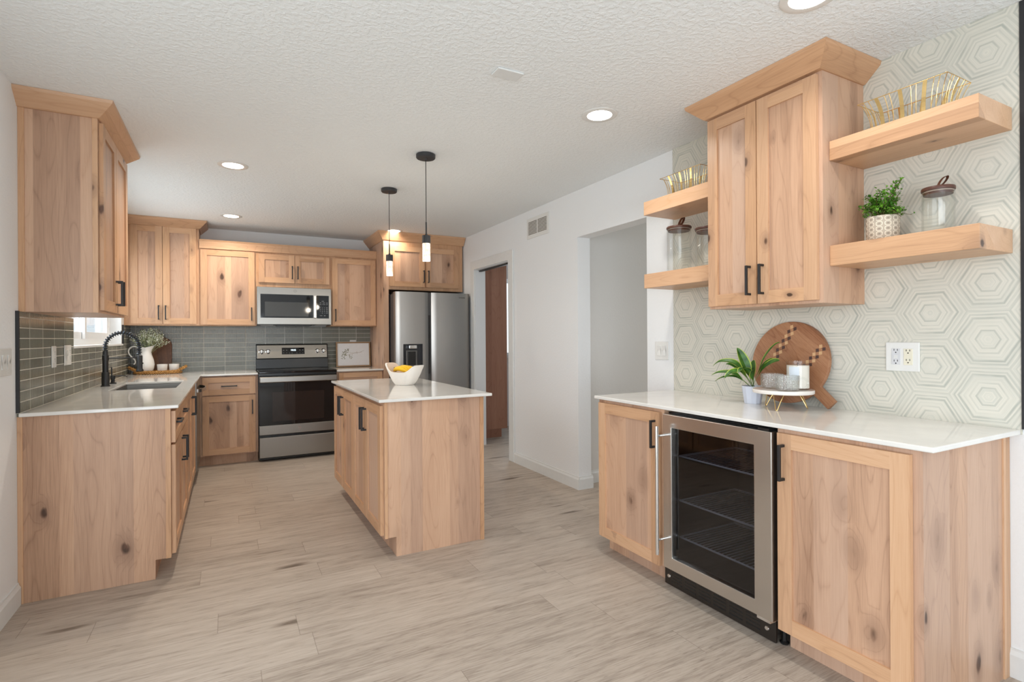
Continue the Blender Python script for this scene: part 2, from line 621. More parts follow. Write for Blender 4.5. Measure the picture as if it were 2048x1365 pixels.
def link(name, bm, mats, parent=None, smooth=False, bevel=0.0, label=None, at=None, kind=None):
    """bm holds world coordinates; the object sits at its parent (or at `at`)"""
    base = world_of(parent) if parent is not None else Vector(at or (0, 0, 0))
    bmesh.ops.recalc_face_normals(bm, faces=bm.faces[:])
    if base.length:
        bmesh.ops.translate(bm, verts=bm.verts[:], vec=-base)
    me = bpy.data.meshes.new(name)
    bm.to_mesh(me)
    bm.free()
    for m in (mats if isinstance(mats, (list, tuple)) else [mats]):
        me.materials.append(m)
    o = bpy.data.objects.new(name, me)
    COL.objects.link(o)
    if parent is not None:
        o.parent = parent
    elif at:
        o.location = at
    if smooth:
        me.polygons.foreach_set('use_smooth', [True] * len(me.polygons))
        if hasattr(me, 'set_sharp_from_angle'):
            me.set_sharp_from_angle(angle=math.radians(38))
    if bevel:
        b = o.modifiers.new('bevel', 'BEVEL')
        b.width = bevel
        b.segments = 2
        b.limit_method = 'ANGLE'
        b.angle_limit = math.radians(40)
    if label:
        o['label'] = label
    if kind:
        o['kind'] = kind
    return o


def NB():
    return bmesh.new()


def box(bm, x0, x1, y0, y1, z0, z1, mi=0):
    v = [bm.verts.new((x, y, z)) for x in (x0, x1) for y in (y0, y1) for z in (z0, z1)]
    for f in ((0, 1, 3, 2), (4, 6, 7, 5), (0, 4, 5, 1), (2, 3, 7, 6), (0, 2, 6, 4), (1, 5, 7, 3)):
        bm.faces.new([v[i] for i in f]).material_index = mi
    return bm


def bx(*a, mi=0):
    return box(NB(), *a, mi=mi)


def prism(bm, poly, fn, a, b, mi=0):
    """poly: 2-D outline, fn(p, q, t) -> world, extruded from t=a to t=b"""
    v0 = [bm.verts.new(fn(p, q, a)) for p, q in poly]
    v1 = [bm.verts.new(fn(p, q, b)) for p, q in poly]
    n = len(poly)
    bm.faces.new(v0).material_index = mi
    bm.faces.new(v1[::-1]).material_index = mi
    for i in range(n):
        j = (i + 1) % n
        bm.faces.new((v0[i], v1[i], v1[j], v0[j])).material_index = mi
    return bm


def lathe(bm, prof, c, segs=32, mi=0, close=False, axis='Z', sx=1.0):
    rings = []
    for r, z in prof:
        if r <= 1e-6:
            rings.append([bm.verts.new(_ax(c, 0, 0, z, axis))])
        else:
            rings.append([bm.verts.new(_ax(c, r * math.cos(2 * math.pi * k / segs) * sx, r * math.sin(2 * math.pi * k / segs), z, axis))
                          for k in range(segs)])
    for p, q in zip(rings, rings[1:] + ([rings[0]] if close else [])):
        if len(p) == 1 and len(q) == 1:
            continue
        for k in range(segs):
            l = (k + 1) % segs
            if len(p) == 1:
                f = (p[0], q[k], q[l])
            elif len(q) == 1:
                f = (p[k], q[0], p[l])
            else:
                f = (p[k], q[k], q[l], p[l])
            bm.faces.new(f).material_index = mi
    return bm


def _ax(c, a, b, z, axis):
    if axis == 'Z':
        return (c[0] + a, c[1] + b, c[2] + z)
    if axis == 'Y':
        return (c[0] + a, c[1] + z, c[2] + b)
    return (c[0] + z, c[1] + a, c[2] + b)


def tube(bm, pts, r, segs=8, closed=False, mi=0):
    pts = [Vector(p) for p in pts]
    n = len(pts)
    rs = r if isinstance(r, (list, tuple)) else [r] * n
    rings = []
    up = None
    for i, p in enumerate(pts):
        a = pts[i - 1] if (i > 0 or closed) else p
        b = pts[(i + 1) % n] if (i < n - 1 or closed) else p
        t = (b - a).normalized()
        if up is None:
            up = t.orthogonal().normalized()
        up = (up - t * up.dot(t))
        up = up.normalized() if up.length > 1e-6 else t.orthogonal().normalized()
        w = t.cross(up)
        rings.append([bm.verts.new(p + (up * math.cos(2 * math.pi * k / segs) + w * math.sin(2 * math.pi * k / segs)) * rs[i])
                      for k in range(segs)])
    for i in range(n if closed else n - 1):
        p, q = rings[i], rings[(i + 1) % n]
        for k in range(segs):
            l = (k + 1) % segs
            bm.faces.new((p[k], p[l], q[l], q[k])).material_index = mi
    if not closed:
        bm.faces.new(rings[0][::-1]).material_index = mi
        bm.faces.new(rings[-1]).material_index = mi
    return bm


def copy_tree(o, parent=None, delta=None):
    c = o.copy()
    COL.objects.link(c)
    if parent is not None:
        c.parent = parent
    if delta is not None:
        c.location = Vector(o.location) + Vector(delta)
    for ch in [x for x in CHILD.get(o.name, [])] or [x for x in bpy.data.objects if x.parent == o]:
        copy_tree(ch, c)
    return c


CHILD = {}


class Face:
    """a vertical plane: u along it, z up, n out of it"""

    def __init__(s, o, u, n):
        s.o, s.u, s.n = Vector(o), Vector(u), Vector(n)

    def __call__(s, u, z, n):
        return s.o + s.u * u + s.n * n + Vector((0, 0, z))

    def haxis(s):
        return 'X' if abs(s.u.x) > 0.5 else 'Y'


FB = lambda y: Face((0, y, 0), (1, 0, 0), (0, -1, 0))       # fronts of the back run: u = X
FL = lambda x: Face((x, 0, 0), (0, 1, 0), (1, 0, 0))        # fronts that face +X: u = Y
FR = lambda x: Face((x, 0, 0), (0, -1, 0), (-1, 0, 0))      # fronts that face -X: u = -Y


def fbox(bm, f, u0, u1, z0, z1, n0, n1, mi=0):
    v = [bm.verts.new(f(u, z, n)) for u in (u0, u1) for n in (n0, n1) for z in (z0, z1)]
    for q in ((0, 1, 3, 2), (4, 6, 7, 5), (0, 4, 5, 1), (2, 3, 7, 6), (0, 2, 6, 4), (1, 5, 7, 3)):
        bm.faces.new([v[i] for i in q]).material_index = mi
    return bm


def pull(f, u, z, parent, vertical=True, L=0.140, out=0.033, t=0.0105, name='handle', n0=0.02):
    """flat black bar pull: one bent bar, centred on (u, z)"""
    bm = NB()
    h = L / 2
    poly = [(-h, n0), (-h, n0 + out), (h, n0 + out), (h, n0), (h - t, n0), (h - t, n0 + out - t), (-h + t, n0 + out - t), (-h + t, n0)]
    if vertical:
        prism(bm, poly, lambda p, q, s: f(u + s, z + p, q), -t / 2, t / 2)
    else:
        prism(bm, poly, lambda p, q, s: f(u + p, z + s, q), -t / 2, t / 2)
    return link(name, bm, BLACK, parent, bevel=0.0012)


def shaker(f, u0, u1, z0, z1, parent, name='door', st=0.058, t=0.02, rec=0.009, hand=None, horiz=False, bead=0.0):
    """shaker front: frame with recessed panel; hand = (u, z, vertical)"""
    bm = NB()
    A, B = (u0, u1), (z0, z1)
    iu, iz = (u0 + st, u1 - st), (z0 + st, z1 - st)
    P = {}

    def v(u, z, n):
        k = (round(u, 5), round(z, 5), round(n, 5))
        if k not in P:
            P[k] = bm.verts.new(f(*k))
        return P[k]

    def face(pts, mi=0):
        bm.faces.new([v(*p) for p in pts]).material_index = mi
    # stiles (full height), rails between
    face([(u0, z0, t), (iu[0], z0, t), (iu[0], iz[0], t), (iu[0], iz[1], t), (iu[0], z1, t), (u0, z1, t)])
    face([(iu[1], z0, t), (u1, z0, t), (u1, z1, t), (iu[1], z1, t), (iu[1], iz[1], t), (iu[1], iz[0], t)])
    face([(iu[0], z0, t), (iu[1], z0, t), (iu[1], iz[0], t), (iu[0], iz[0], t)], 1)
    face([(iu[0], iz[1], t), (iu[1], iz[1], t), (iu[1], z1, t), (iu[0], z1, t)], 1)
    d = t - rec
    q = [(iu[0], iz[0]), (iu[1], iz[0]), (iu[1], iz[1]), (iu[0], iz[1])]
    for i in range(4):
        a, b = q[i], q[(i + 1) % 4]
        face([(*a, t), (*b, t), (*b, d), (*a, d)], 0 if i % 2 else 1)
    # outer edges
    e = [(u0, z0), (iu[0], z0), (iu[1], z0), (u1, z0), (u1, z1), (iu[1], z1), (iu[0], z1), (u0, z1)]
    for i in range(8):
        a, b = e[i], e[(i + 1) % 8]
        face([(*a, t), (*b, t), (*b, 0.001), (*a, 0.001)], 0 if i in (3, 7) else 1)
    door = link(name, bm, [WZ, ALDER[f.haxis()]], parent)
    pm = NB()
    fbox(pm, f, iu[0] - 0.002, iu[1] + 0.002, iz[0] - 0.002, iz[1] + 0.002, 0.003, d)
    link('door_panel' if name == 'door' else 'drawer_panel', pm, PANEL[f.haxis()] if horiz else WPZ, door)
    if hand:
        pull(f, hand[0], hand[1], door, hand[2], n0=t if abs(hand[0] - u0) < st or abs(hand[0] - u1) < st else d)
    return door


def text(name, body, size, f, u, z, n, mat, parent, align='CENTER'):
    cu = bpy.data.curves.new(name, 'FONT')
    cu.body = body
    cu.size = size
    cu.align_x = align
    cu.align_y = 'CENTER'
    cu.extrude = 0.0003
    o = bpy.data.objects.new(name, cu)
    COL.objects.link(o)
    me = bpy.data.meshes.new_from_object(o.evaluated_get(bpy.context.evaluated_depsgraph_get()))
    bpy.data.objects.remove(o)
    base = world_of(parent)
    for v in me.vertices:
        v.co = f(u + v.co.x, z + v.co.y, n + v.co.z) - base
    me.materials.clear()
    me.materials.append(mat)
    t = bpy.data.objects.new(name, me)
    COL.objects.link(t)
    t.parent = parent
    return t


def sheet_with_holes(name, fn, us, zs, holes, thick, mat, n_axis_out=True):
    """wall: fn(u, z, n) -> world, n = 0 is the room face and n = thick the far face"""
    us = sorted(set(us + [h[i] for h in holes for i in (0, 1)]))
    zs = sorted(set(zs + [h[i] for h in holes for i in (2, 3)]))
    bm = NB()
    P = {}

    def v(u, z, n):
        k = (u, z, n)
        if k not in P:
            P[k] = bm.verts.new(fn(u, z, n))
        return P[k]

    def solid(i, j):
        if not (0 <= i < len(us) - 1 and 0 <= j < len(zs) - 1):
            return False
        cu, cz = (us[i] + us[i + 1]) / 2, (zs[j] + zs[j + 1]) / 2
        return not any(h[0] < cu < h[1] and h[2] < cz < h[3] for h in holes)
    for i in range(len(us) - 1):
        for j in range(len(zs) - 1):
            if not solid(i, j):
                continue
            a, b, c, d = us[i], us[i + 1], zs[j], zs[j + 1]
            for n in (0, thick):
                bm.faces.new([v(a, c, n), v(b, c, n), v(b, d, n), v(a, d, n)])
            for ok, p, q in ((solid(i - 1, j), (a, c), (a, d)), (solid(i + 1, j), (b, c), (b, d)),
                             (solid(i, j - 1), (a, c), (b, c)), (solid(i, j + 1), (a, d), (b, d))):
                if not ok:
                    bm.faces.new([v(*p, 0), v(*q, 0), v(*q, thick), v(*p, thick)])
    return link(name, bm, mat, kind='structure')


def struct(name, bm, mat, bevel=0.0, smooth=False):
    return link(name, bm, mat, kind='structure', bevel=bevel, smooth=smooth)


# ------------------------------------------------------------------ the setting
YR = -10.0      # rear wall, behind the camera
XE = 6.0        # far end of hall and pantry
DOOR = (-1.823, -1.0, 0.0, 2.02)
OPEN = (-3.83, -3.02, 0.0, 2.06)
WIN = (-2.26, -0.47, 1.205, 2.10)
PATIO = (-6.35, -4.35, 0.0, 2.06)
FILL_OPENING = (-9.6, -7.0, 0.0, 2.16)  # unseen opening added for the left rear fill light
struct('floor', bx(-0.14, XE + 0.1, YR - 0.1, 0.12, -0.10, 0.0), FLOOR)
struct('ceiling', bx(-0.14, XE + 0.1, YR - 0.1, 0.12, H, H + 0.1), CEIL)
sheet_with_holes('wall_left', lambda u, z, n: (-n, u, z), [YR, 0.12], [0.0, H], [WIN, PATIO, FILL_OPENING], 0.14, PAINT)
sheet_with_holes('wall_back', lambda u, z, n: (u, n, z), [0.0, XE], [0.0, H], [(4.30, 5.6, 0.98, 2.06)], 0.12, PAINT)
sheet_with_holes('wall_right', lambda u, z, n: (W + n, u, z), [YR, 0.0], [0.0, H], [DOOR, OPEN], 0.125, PAINT)
sheet_with_holes('wall_rear', lambda u, z, n: (u, YR - n, z), [0.0, XE], [0.0, H], [(0.1, 1.74, 0.3, 1.94)], 0.1, PAINT)
struct('wall_hall_far', bx(W + 0.125, XE, -2.906, -2.80, 0, H), PAINT2)
struct('wall_hall_near', bx(W + 0.125, XE, -4.05, -3.95, 0, H), PAINT2)
struct('wall_far_end', bx(XE, XE + 0.1, YR, 0.12, 0, H), PAINT)

# wall coverings
struct('wall_covering_hexagon', bx(W - 0.006, W, -5.763, -4.078, 0.886, H), HEXM)
struct('wall_tile_left', bx(0, 0.010, -3.272, -2.262, 0.886, 1.385), TILE_Y)
sheet = NB()
box(sheet, 0, 0.010, -2.262, -0.44, 0.886, 1.203)
struct('wall_tile_under_window', sheet, TILE_Y)
struct('wall_tile_corner', bx(0, 0.010, -0.425, 0, 0.886, 1.385), TILE_Y)
struct('wall_tile_back', bx(0.010, 2.42, -0.010, 0, 0.886, 1.385), TILE_X)
struct('trim_1', bx(0, 0.013, -3.285, -3.272, 0.905, 1.387), BLACKEDGE)
struct('trim_2', bx(0, 0.014, -0.440, -0.425, 1.203, 1.387), BLACKEDGE)
struct('trim_3', bx(W - 0.010, W, -5.778, -5.763, 0.906, H), BLACKEDGE)


def base_profile(bm, fn, a, b):
    """baseboard with a small stepped cap; fn(n, z, t)"""
    prism(bm, [(0, 0), (0.013, 0), (0.013, 0.082), (0.009, 0.090), (0.006, 0.098), (0.006, 0.105), (0, 0.105)], fn, a, b)


bm = NB()
base_profile(bm, lambda n, z, t: (W - n, t, z), -3.033, -1.93)
struct('baseboard_right', bm, TRIMW)
bm = NB()
base_profile(bm, lambda n, z, t: (t, -3.02 - n, z), W, W + 0.138)
struct('baseboard_jamb', bm, TRIMW)
bm = NB()
base_profile(bm, lambda n, z, t: (t, -2.906 - n, z), W + 0.126, XE)
struct('baseboard_hall', bm, TRIMW)
bm = NB()
base_profile(bm, lambda n, z, t: (W - n, t, z), YR, -5.724)
struct('baseboard_near', bm, TRIMW)
bm = NB()
base_profile(bm, lambda n, z, t: (n, t, z), PATIO[1] + 0.06, -3.275)
struct('baseboard_left', bm, TRIMW)

# doorway casing (one mitred frame), jamb and pocket track
bm = NB()
outline = [(-1.931, 0), (-1.931, 2.125), (-0.891, 2.125), (-0.891, 0), (-0.992, 0), (-0.992, 2.026), (-1.830, 2.026), (-1.830, 0)]
prism(bm, outline, lambda p, q, t: (W - t, p, q), 0.0, 0.017)
struct('door_1', bm, TRIMW, bevel=0.004)
struct('trim_4', bx(W + 0.045, W + 0.075, -1.823, -1.0, 2.004, 2.0195), plain('track_dark', (0.03, 0.028, 0.026), 0.5))
bm = NB()
outline = [(PATIO[0] - 0.06, 0), (PATIO[0] - 0.06, 2.12), (PATIO[1] + 0.06, 2.12), (PATIO[1] + 0.06, 0), (PATIO[1], 0), (PATIO[1], 2.06), (PATIO[0], 2.06), (PATIO[0], 0)]
prism(bm, outline, lambda p, q, t: (t, p, q), 0.0, 0.015)
struct('door_2', bm, TRIMW)

# kitchen window: reveal sill, vinyl frame, two sashes
wn = bpy.data.objects.new('window_1', None)
COL.objects.link(wn)
setp(wn, kind='structure')
bm = NB()
prism(bm, [(WIN[0], WIN[2]), (WIN[1], WIN[2]), (WIN[1], WIN[3]), (WIN[0], WIN[3])], lambda p, q, t: (t, p, q), -0.138, -0.137)
bm.free()


def ring_frame(f_, y0, y1, z0, z1, w, x0, x1):
    b = NB()
    P = [[b.verts.new((x, y, z)) for (y, z) in pts] for x in (x0, x1)
         for pts in ([(y0, z0), (y1, z0), (y1, z1), (y0, z1)], [(y0 + w, z0 + w), (y1 - w, z0 + w), (y1 - w, z1 - w), (y0 + w, z1 - w)])]
    o0, i0, o1, i1 = P
    for k in range(4):
        l = (k + 1) % 4
        for q in ((o0[k], o0[l], i0[l], i0[k]), (o1[k], i1[k], i1[l], o1[l]), (o0[k], o1[k], o1[l], o0[l]), (i0[k], i0[l], i1[l], i1[k])):
            b.faces.new(q)
    return b


link('window_frame', ring_frame(None, WIN[0], WIN[1], WIN[2], WIN[3], 0.05, -0.138, -0.085), VINYL, wn, bevel=0.003)
s1 = link('sash', ring_frame(None, WIN[0] + 0.05, -1.36, WIN[2] + 0.05, WIN[3] - 0.05, 0.055, -0.132, -0.112), VINYL, wn, bevel=0.003)
s2 = link('sash', ring_frame(None, -1.42, WIN[1] - 0.05, WIN[2] + 0.05, WIN[3] - 0.05, 0.055, -0.110, -0.090), VINYL, wn, bevel=0.003)
link('pane', bx(-0.124, -0.120, WIN[0] + 0.10, -1.41, WIN[2] + 0.10, WIN[3] - 0.10), PANE, s1)
link('pane', bx(-0.102, -0.098, -1.37, WIN[1] - 0.10, WIN[2] + 0.10, WIN[3] - 0.10), PANE, s2)
link('window_sill', bx(-0.138, 0.016, WIN[0] + 0.001, WIN[1] - 0.001, WIN[2] - 0.012, WIN[2] + 0.004), VINYL, wn, bevel=0.002)
wp = bpy.data.objects.new('window_2', None)
COL.objects.link(wp)
setp(wp, kind='structure')


def ring_frame_x(x0, x1, z0, z1, w, y0, y1):
    b = ring_frame(None, x0, x1, z0, z1, w, y0, y1)
    for v in b.verts:
        v.co = Vector((v.co.y, v.co.x, v.co.z))
    return b


link('window_frame', ring_frame_x(4.30, 5.6, 0.98, 2.06, 0.05, 0.05, 0.10), VINYL, wp)
link('pane', bx(4.35, 5.55, 0.072, 0.076, 1.03, 2.01), PANE, wp)
link('window_sill', bx(4.24, 5.66, -0.04, 0.05, 0.955, 0.98), VINYL, wp)

# outdoors beyond the kitchen window
struct('ground_outside', bx(-14, -0.15, -12, 12, -0.25, -0.15), plain('dry_lawn', lin(150, 140, 110), 0.9))
nh = thing('neighbor_house', 'tan neighbouring house wall seen through the window above the sink', 'house', (-6.0, 2.5, -0.15))
link('siding', bx(-6.6, -6.0, -1.0, 9.0, -0.15, 2.6), plain('tan_siding', lin(196, 172, 140), 0.8), nh)
link('roof', bx(-6.9, -5.7, -1.3, 9.3, 2.6, 2.75), plain('grey_shingle', lin(150, 148, 146), 0.9), nh)
link('window', bx(-6.0, -5.97, 2.0, 3.4, 1.0, 2.2), plain('pale_blind', lin(236, 238, 240), 0.5), nh)

# ------------------------------------------------------------------ cabinets


def crown(name, x0, x1, y0, y1, parent, ex0, ex1, ey0, ey1, z0=2.362, z1=2.44, label=None):
    """sloped crown board around a cabinet top, spread out on the free sides"""
    bm = NB()
    e = 0.002
    lev = [(z0, 0.004), (z0 + 0.004, 0.010), (z1 - 0.016, 0.070), (z1 - 0.001, 0.074)]
    rings = []
    for z, s in lev:
        rings.append([bm.verts.new(p) for p in ((x0 - s * ex0, y0 - s * ey0, z), (x1 + s * ex1, y0 - s * ey0, z),
                                                (x1 + s * ex1, y1 + s * ey1, z), (x0 - s * ex0, y1 + s * ey1, z))])
    for p, q in zip(rings, rings[1:]):
        for k in range(4):
            l = (k + 1) % 4
            bm.faces.new((p[k], p[l], q[l], q[k])).material_index = 0 if k in (0, 2) else 1
    bm.faces.new(rings[0][::-1])
    bm.faces.new(rings[-1])
    return link(name, bm, [WX, WY], parent, label=label)


def toe_body(bm, fn, d, h, a, b, toe=0.07, tz=0.10):
    """base cabinet side profile with toe recess; fn(n, z, t), n = 0 at the wall, d = frame plane"""
    prism(bm, [(0, 0), (d - toe, 0), (d - toe, tz), (d, tz), (d, h), (0, h)], fn, a, b)


CB = CT - SL     # underside of the slab / top of base cabinets
LX = 0.611       # face-frame plane of the left run
fl = FL(LX)
# --- left run, near cabinet with two drawers over two doors
t = thing('base_cabinet', 'knotty alder base cabinet with two drawers whose wide end panel faces the room', 'cabinet', (0.3, -2.79, 0))
bm = NB()
toe_body(bm, lambda n, z, s: (max(n, 0.003), s, z), LX, CB, -3.267, -2.31)
link('carcass', bm, WPZ, t)
link('scribe_strip', bx(0.0005, 0.020, -3.272, -3.2671, 0.0, CB), WZ, t)
link('scribe_strip', bx(0.588, LX + 0.0002, -3.272, -3.2671, 0.10, CB), WZ, t)
for a, b, hu in ((-3.252, -2.798, -2.83), (-2.778, -2.325, -2.745)):
    shaker(fl, a, b, 0.702, 0.868, t, 'drawer', st=0.045, hand=((a + b) / 2 - 0.045, 0.795, False), horiz=True)
    shaker(fl, a, b, 0.115, 0.690, t, 'door', hand=(hu, 0.590, True))
# --- sink base
t = thing('base_cabinet', 'alder sink base cabinet with full-height doors between drawer cabinet and dishwasher', 'cabinet', (0.3, -1.8, 0))
bm = NB()
box(bm, 0.003, LX, -2.309, -1.30, 0.10, 0.62)
link('carcass', bm, WPZ, t)
bm = NB()
fbox(bm, fl, -2.309, -1.30, 0.62, CB, -0.02, 0.0)
link('face_frame', bm, WY, t)
link('toe_board', bx(0.10, LX - 0.07, -2.309, -1.30, 0, 0.0999), WY, t)
for a, b, hu in ((-2.300, -1.812, -1.845), (-1.796, -1.310, -1.76)):
    shaker(fl, a, b, 0.115, 0.868, t, 'door', hand=(hu, 0.735, True))
# --- dishwasher
t = thing('dishwasher', 'stainless dishwasher with curved bar handle beside the inner counter corner', 'dishwasher', (0.3, -0.99, 0))
link('tub', bx(0.05, 0.585, -1.292, -0.693, 0.10, CB - 0.003), BLACKPL, t)
dd = link('door', bx(0.585, 0.642, -1.290, -0.695, 0.105, CB - 0.008), STEEL, t, bevel=0.004)
link('toe_panel', bx(0.3, 0.55, -1.29, -0.695, 0, 0.10), BLACKPL, t)
pts = [(0.642 + 0.052 * math.sin(math.pi * k / 20) ** 0.6, -1.245 + 0.50 * k / 20, 0.80) for k in range(21)]
bm = NB()
for p in [pts]:
    sec = []
    for x, y, z in p:
        sec.append([bm.verts.new(v) for v in ((x, y, z - 0.014), (x + 0.009, y, z - 0.014), (x + 0.009, y, z + 0.014), (x, y, z + 0.014))])
    for a, b in zip(sec, sec[1:]):
        for k in range(4):
            bm.faces.new((a[k], a[(k + 1) % 4], b[(k + 1) % 4], b[k]))
    bm.faces.new(sec[0][::-1])
    bm.faces.new(sec[-1])
link('handle', bm, STEELZ, dd, smooth=True)
# --- corner base + drawer base left of the range
t = thing('base_cabinet', 'alder base cabinet with one drawer over one door left of the range', 'cabinet', (0.88, -0.31, 0))
fb = FB(-0.611)
bm = NB()
toe_body(bm, lambda n, z, s: (s, -max(n, 0.003), z), 0.611, CB, 0.003, 1.146)
link('carcass', bm, WPZ, t)
shaker(fb, 0.657, 1.122, 0.697, 0.870, t, 'drawer', st=0.052, hand=(0.889, 0.782, False), horiz=True)
shaker(fb, 0.657, 1.122, 0.112, 0.686, t, 'door', hand=(1.094, 0.565, True))
# --- right of range
t = thing('base_cabinet', 'alder base cabinet between range and refrigerator, mostly behind the island', 'cabinet', (2.17, -0.31, 0))
bm = NB()
toe_body(bm, lambda n, z, s: (s, -max(n, 0.003), z), 0.611, CB, 1.916, 2.419)
link('carcass', bm, WPZ, t)
shaker(fb, 1.935, 2.405, 0.697, 0.870, t, 'drawer', st=0.052, hand=(2.17, 0.782, False), horiz=True)
shaker(fb, 1.935, 2.405, 0.112, 0.686, t, 'door', hand=(1.965, 0.565, True))

# --- upper cabinets of the back run
fu = FB(-0.33)
t = thing('wall_cabinet', 'tall alder wall cabinet with two long doors in the back left corner', 'cabinet', (0.31, -0.165, 1.385))
link('carcass', bx(0.0, 0.625, -0.33, 0.0, 1.385, 2.375), WZ, t)
shaker(fu, 0.056, 0.3135, 1.400, 2.362, t, 'door', hand=(0.283, 1.512, True))
shaker(fu, 0.3175, 0.602, 1.400, 2.362, t, 'door', hand=(0.341, 1.512, True))
crown('crown_molding', 0.0, 0.627, -0.352, 0.0, t, 0, 1, 1, 0)
t = thing('wall_cabinet', 'single-door alder wall cabinet left of the microwave', 'cabinet', (0.89, -0.165, 1.385))
link('carcass', bx(0.6255, 1.1495, -0.33, 0.0, 1.385, 2.20), WZ, t)
shaker(fu, 0.638, 1.133, 1.395, 2.163, t, 'door', hand=(1.101, 1.508, True))
t = thing('wall_cabinet', 'short two-door alder wall cabinet directly above the microwave', 'cabinet', (1.525, -0.165, 1.80))
link('carcass', bx(1.150, 1.902, -0.33, 0.0, 1.802, 2.20), WZ, t)
shaker(fu, 1.172, 1.5265, 1.850, 2.152, t, 'door', hand=(1.502, 1.965, True))
shaker(fu, 1.5305, 1.890, 1.850, 2.152, t, 'door', hand=(1.559, 1.965, True))
t = thing('wall_cabinet', 'single-door alder wall cabinet between microwave and refrigerator', 'cabinet', (2.16, -0.165, 1.385))
link('carcass', bx(1.9025, 2.4195, -0.33, 0.0, 1.385, 2.20), WZ, t)
shaker(fu, 1.921, 2.408, 1.395, 2.152, t, 'door', hand=(1.953, 1.508, True))
t = thing('crown_board', 'long flat alder board capping the three cabinets above the range', 'molding', (1.52, -0.345, 2.172))
bm = NB()
prism(bm, [(-0.331, 2.172), (-0.352, 2.172), (-0.352, 2.245), (-0.362, 2.262), (-0.331, 2.262)], lambda p, q, s: (s, p, q), 0.629, 2.418)
link('board', bm, WX, t)

# --- refrigerator surround
t = thing('fridge_cabinet', 'alder cabinet bridging the refrigerator with tall side panel and two doors', 'cabinet', (2.9, -0.33, 0))
link('side_panel', bx(2.42, 2.478, -0.66, -0.001, 0.0, 2.372), WPZ, t)
ff = FB(-0.66)
link('carcass', bx(2.478, 3.375, -0.66, 0.0, 1.795, 2.372), WZ, t)
shaker(ff, 2.487, 2.896, 1.832, 2.290, t, 'door', hand=(2.882, 1.955, True))
shaker(ff, 2.911, 3.318, 1.832, 2.290, t, 'door', hand=(2.938, 1.955, True))
crown('crown_molding', 2.42, 3.388, -0.664, 0.0, t, 1, 0, 1, 0, z0=2.345)

# --- refrigerator
t = thing('refrigerator', 'stainless side-by-side refrigerator with ice and water dispenser', 'refrigerator', (2.93, -0.45, 0))
link('body', bx(2.492, 3.365, -0.80, -0.03, 0.02, 1.735), plain('fridge_side', (0.055, 0.052, 0.055), 0.4), t)
link('hinge_cover', bx(2.50, 2.58, -0.84, -0.62, 1.735, 1.757), BLACKPL, t, bevel=0.004)
link('hinge_cover', bx(3.28, 3.36, -0.84, -0.62, 1.735, 1.757), BLACKPL, t, bevel=0.004)
fy = FB(-0.805)


def fridge_door(u0, u1, parent, hole=None):
    """door with a slightly crowned front"""
    bm = NB()
    n = 14
    zs = [0.06, 1.755] if hole is None else [0.06, hole[2], hole[3], 1.755]
    us = [u0 + (u1 - u0) * k / n for k in range(n + 1)]
    if hole:
        us = sorted(set([u for u in us if not any(abs(u - h) < 0.012 for h in hole[:2])] + [hole[0], hole[1]]))

    def dep(u):
        s = (u - u0) / (u1 - u0)
        e = min(s, 1 - s) * (u1 - u0)
        return 0.082 + 0.010 * math.sin(math.pi * s) - 0.012 * max(0, 1 - e / 0.02) ** 2
    V = {}

    def v(u, z, back=False):
        k = (u, z, back)
        if k not in V:
            V[k] = bm.verts.new(fy(u, z, 0 if back else dep(u)))
        return V[k]
    inh = lambda a, c: hole and hole[0] <= (a) < hole[1] - 1e-6 and hole[2] <= c < hole[3] - 1e-6
    for a, b in zip(us, us[1:]):
        for c, d in zip(zs, zs[1:]):
            if not inh(a, c):
                bm.faces.new((v(a, c), v(b, c), v(b, d), v(a, d)))
        bm.faces.new((v(a, zs[0]), v(a, zs[0], True), v(b, zs[0], True), v(b, zs[0])))
        bm.faces.new((v(a, zs[-1]), v(b, zs[-1]), v(b, zs[-1], True), v(a, zs[-1], True)))
    for u in (us[0], us[-1]):
        for c, d in zip(zs, zs[1:]):
            bm.faces.new((v(u, c), v(u, d), v(u, d, True), v(u, c, True)))
    return link('door', bm, FRIDGE, parent, smooth=True)


HO = (2.572, 2.792, 0.885, 1.178)
dl = fridge_door(2.492, 2.866, t, HO)
dr = fridge_door(2.902, 3.368, t)
link('door_edge', bx(2.866, 2.902, -0.860, -0.806, 0.06, 1.753), plain('edge_grey', (0.10, 0.10, 0.10), 0.3, 0.6), t)
link('finger_groove', bx(2.872, 2.896, -0.863, -0.8601, 0.84, 1.50), BLACKPL, t)
bm = NB()
inn = [(HO[0], HO[2]), (HO[1], HO[2]), (HO[1], HO[3]), (HO[0], HO[3])]
v0 = [bm.verts.new(fy(u, z, 0.093)) for u, z in inn]
v1 = [bm.verts.new(fy(u, z, 0.022)) for u, z in inn]
for k in range(4):
    bm.faces.new((v0[k], v0[(k + 1) % 4], v1[(k + 1) % 4], v1[k]))
bm.faces.new(v1)
dp = link('dispenser_recess', bm, plain('dispenser_grey', (0.05, 0.05, 0.055), 0.3), dl)
link('dispenser_nozzle', fbox(NB(), fy, 2.642, 2.732, 1.126, 1.166, 0.03, 0.082), CHROME, dp, bevel=0.006)
link('dispenser_housing', fbox(NB(), fy, 2.612, 2.742, 0.890, 1.110, 0.0222, 0.060), plain('dispenser_housing', (0.16, 0.155, 0.15), 0.35, 0.5), dp, bevel=0.004)
link('dispenser_paddle', fbox(NB(), fy, 2.630, 2.720, 0.945, 1.095, 0.060, 0.068), BLACKPL, dp, bevel=0.004)
text('brand_lettering', 'SAMSUNG', 0.017, fy, 3.27, 1.705, 0.0900, plain('dark_lettering', (0.08, 0.07, 0.06), 0.4), dr)
bm = NB()
for k in range(3):
    pass
bm.free()

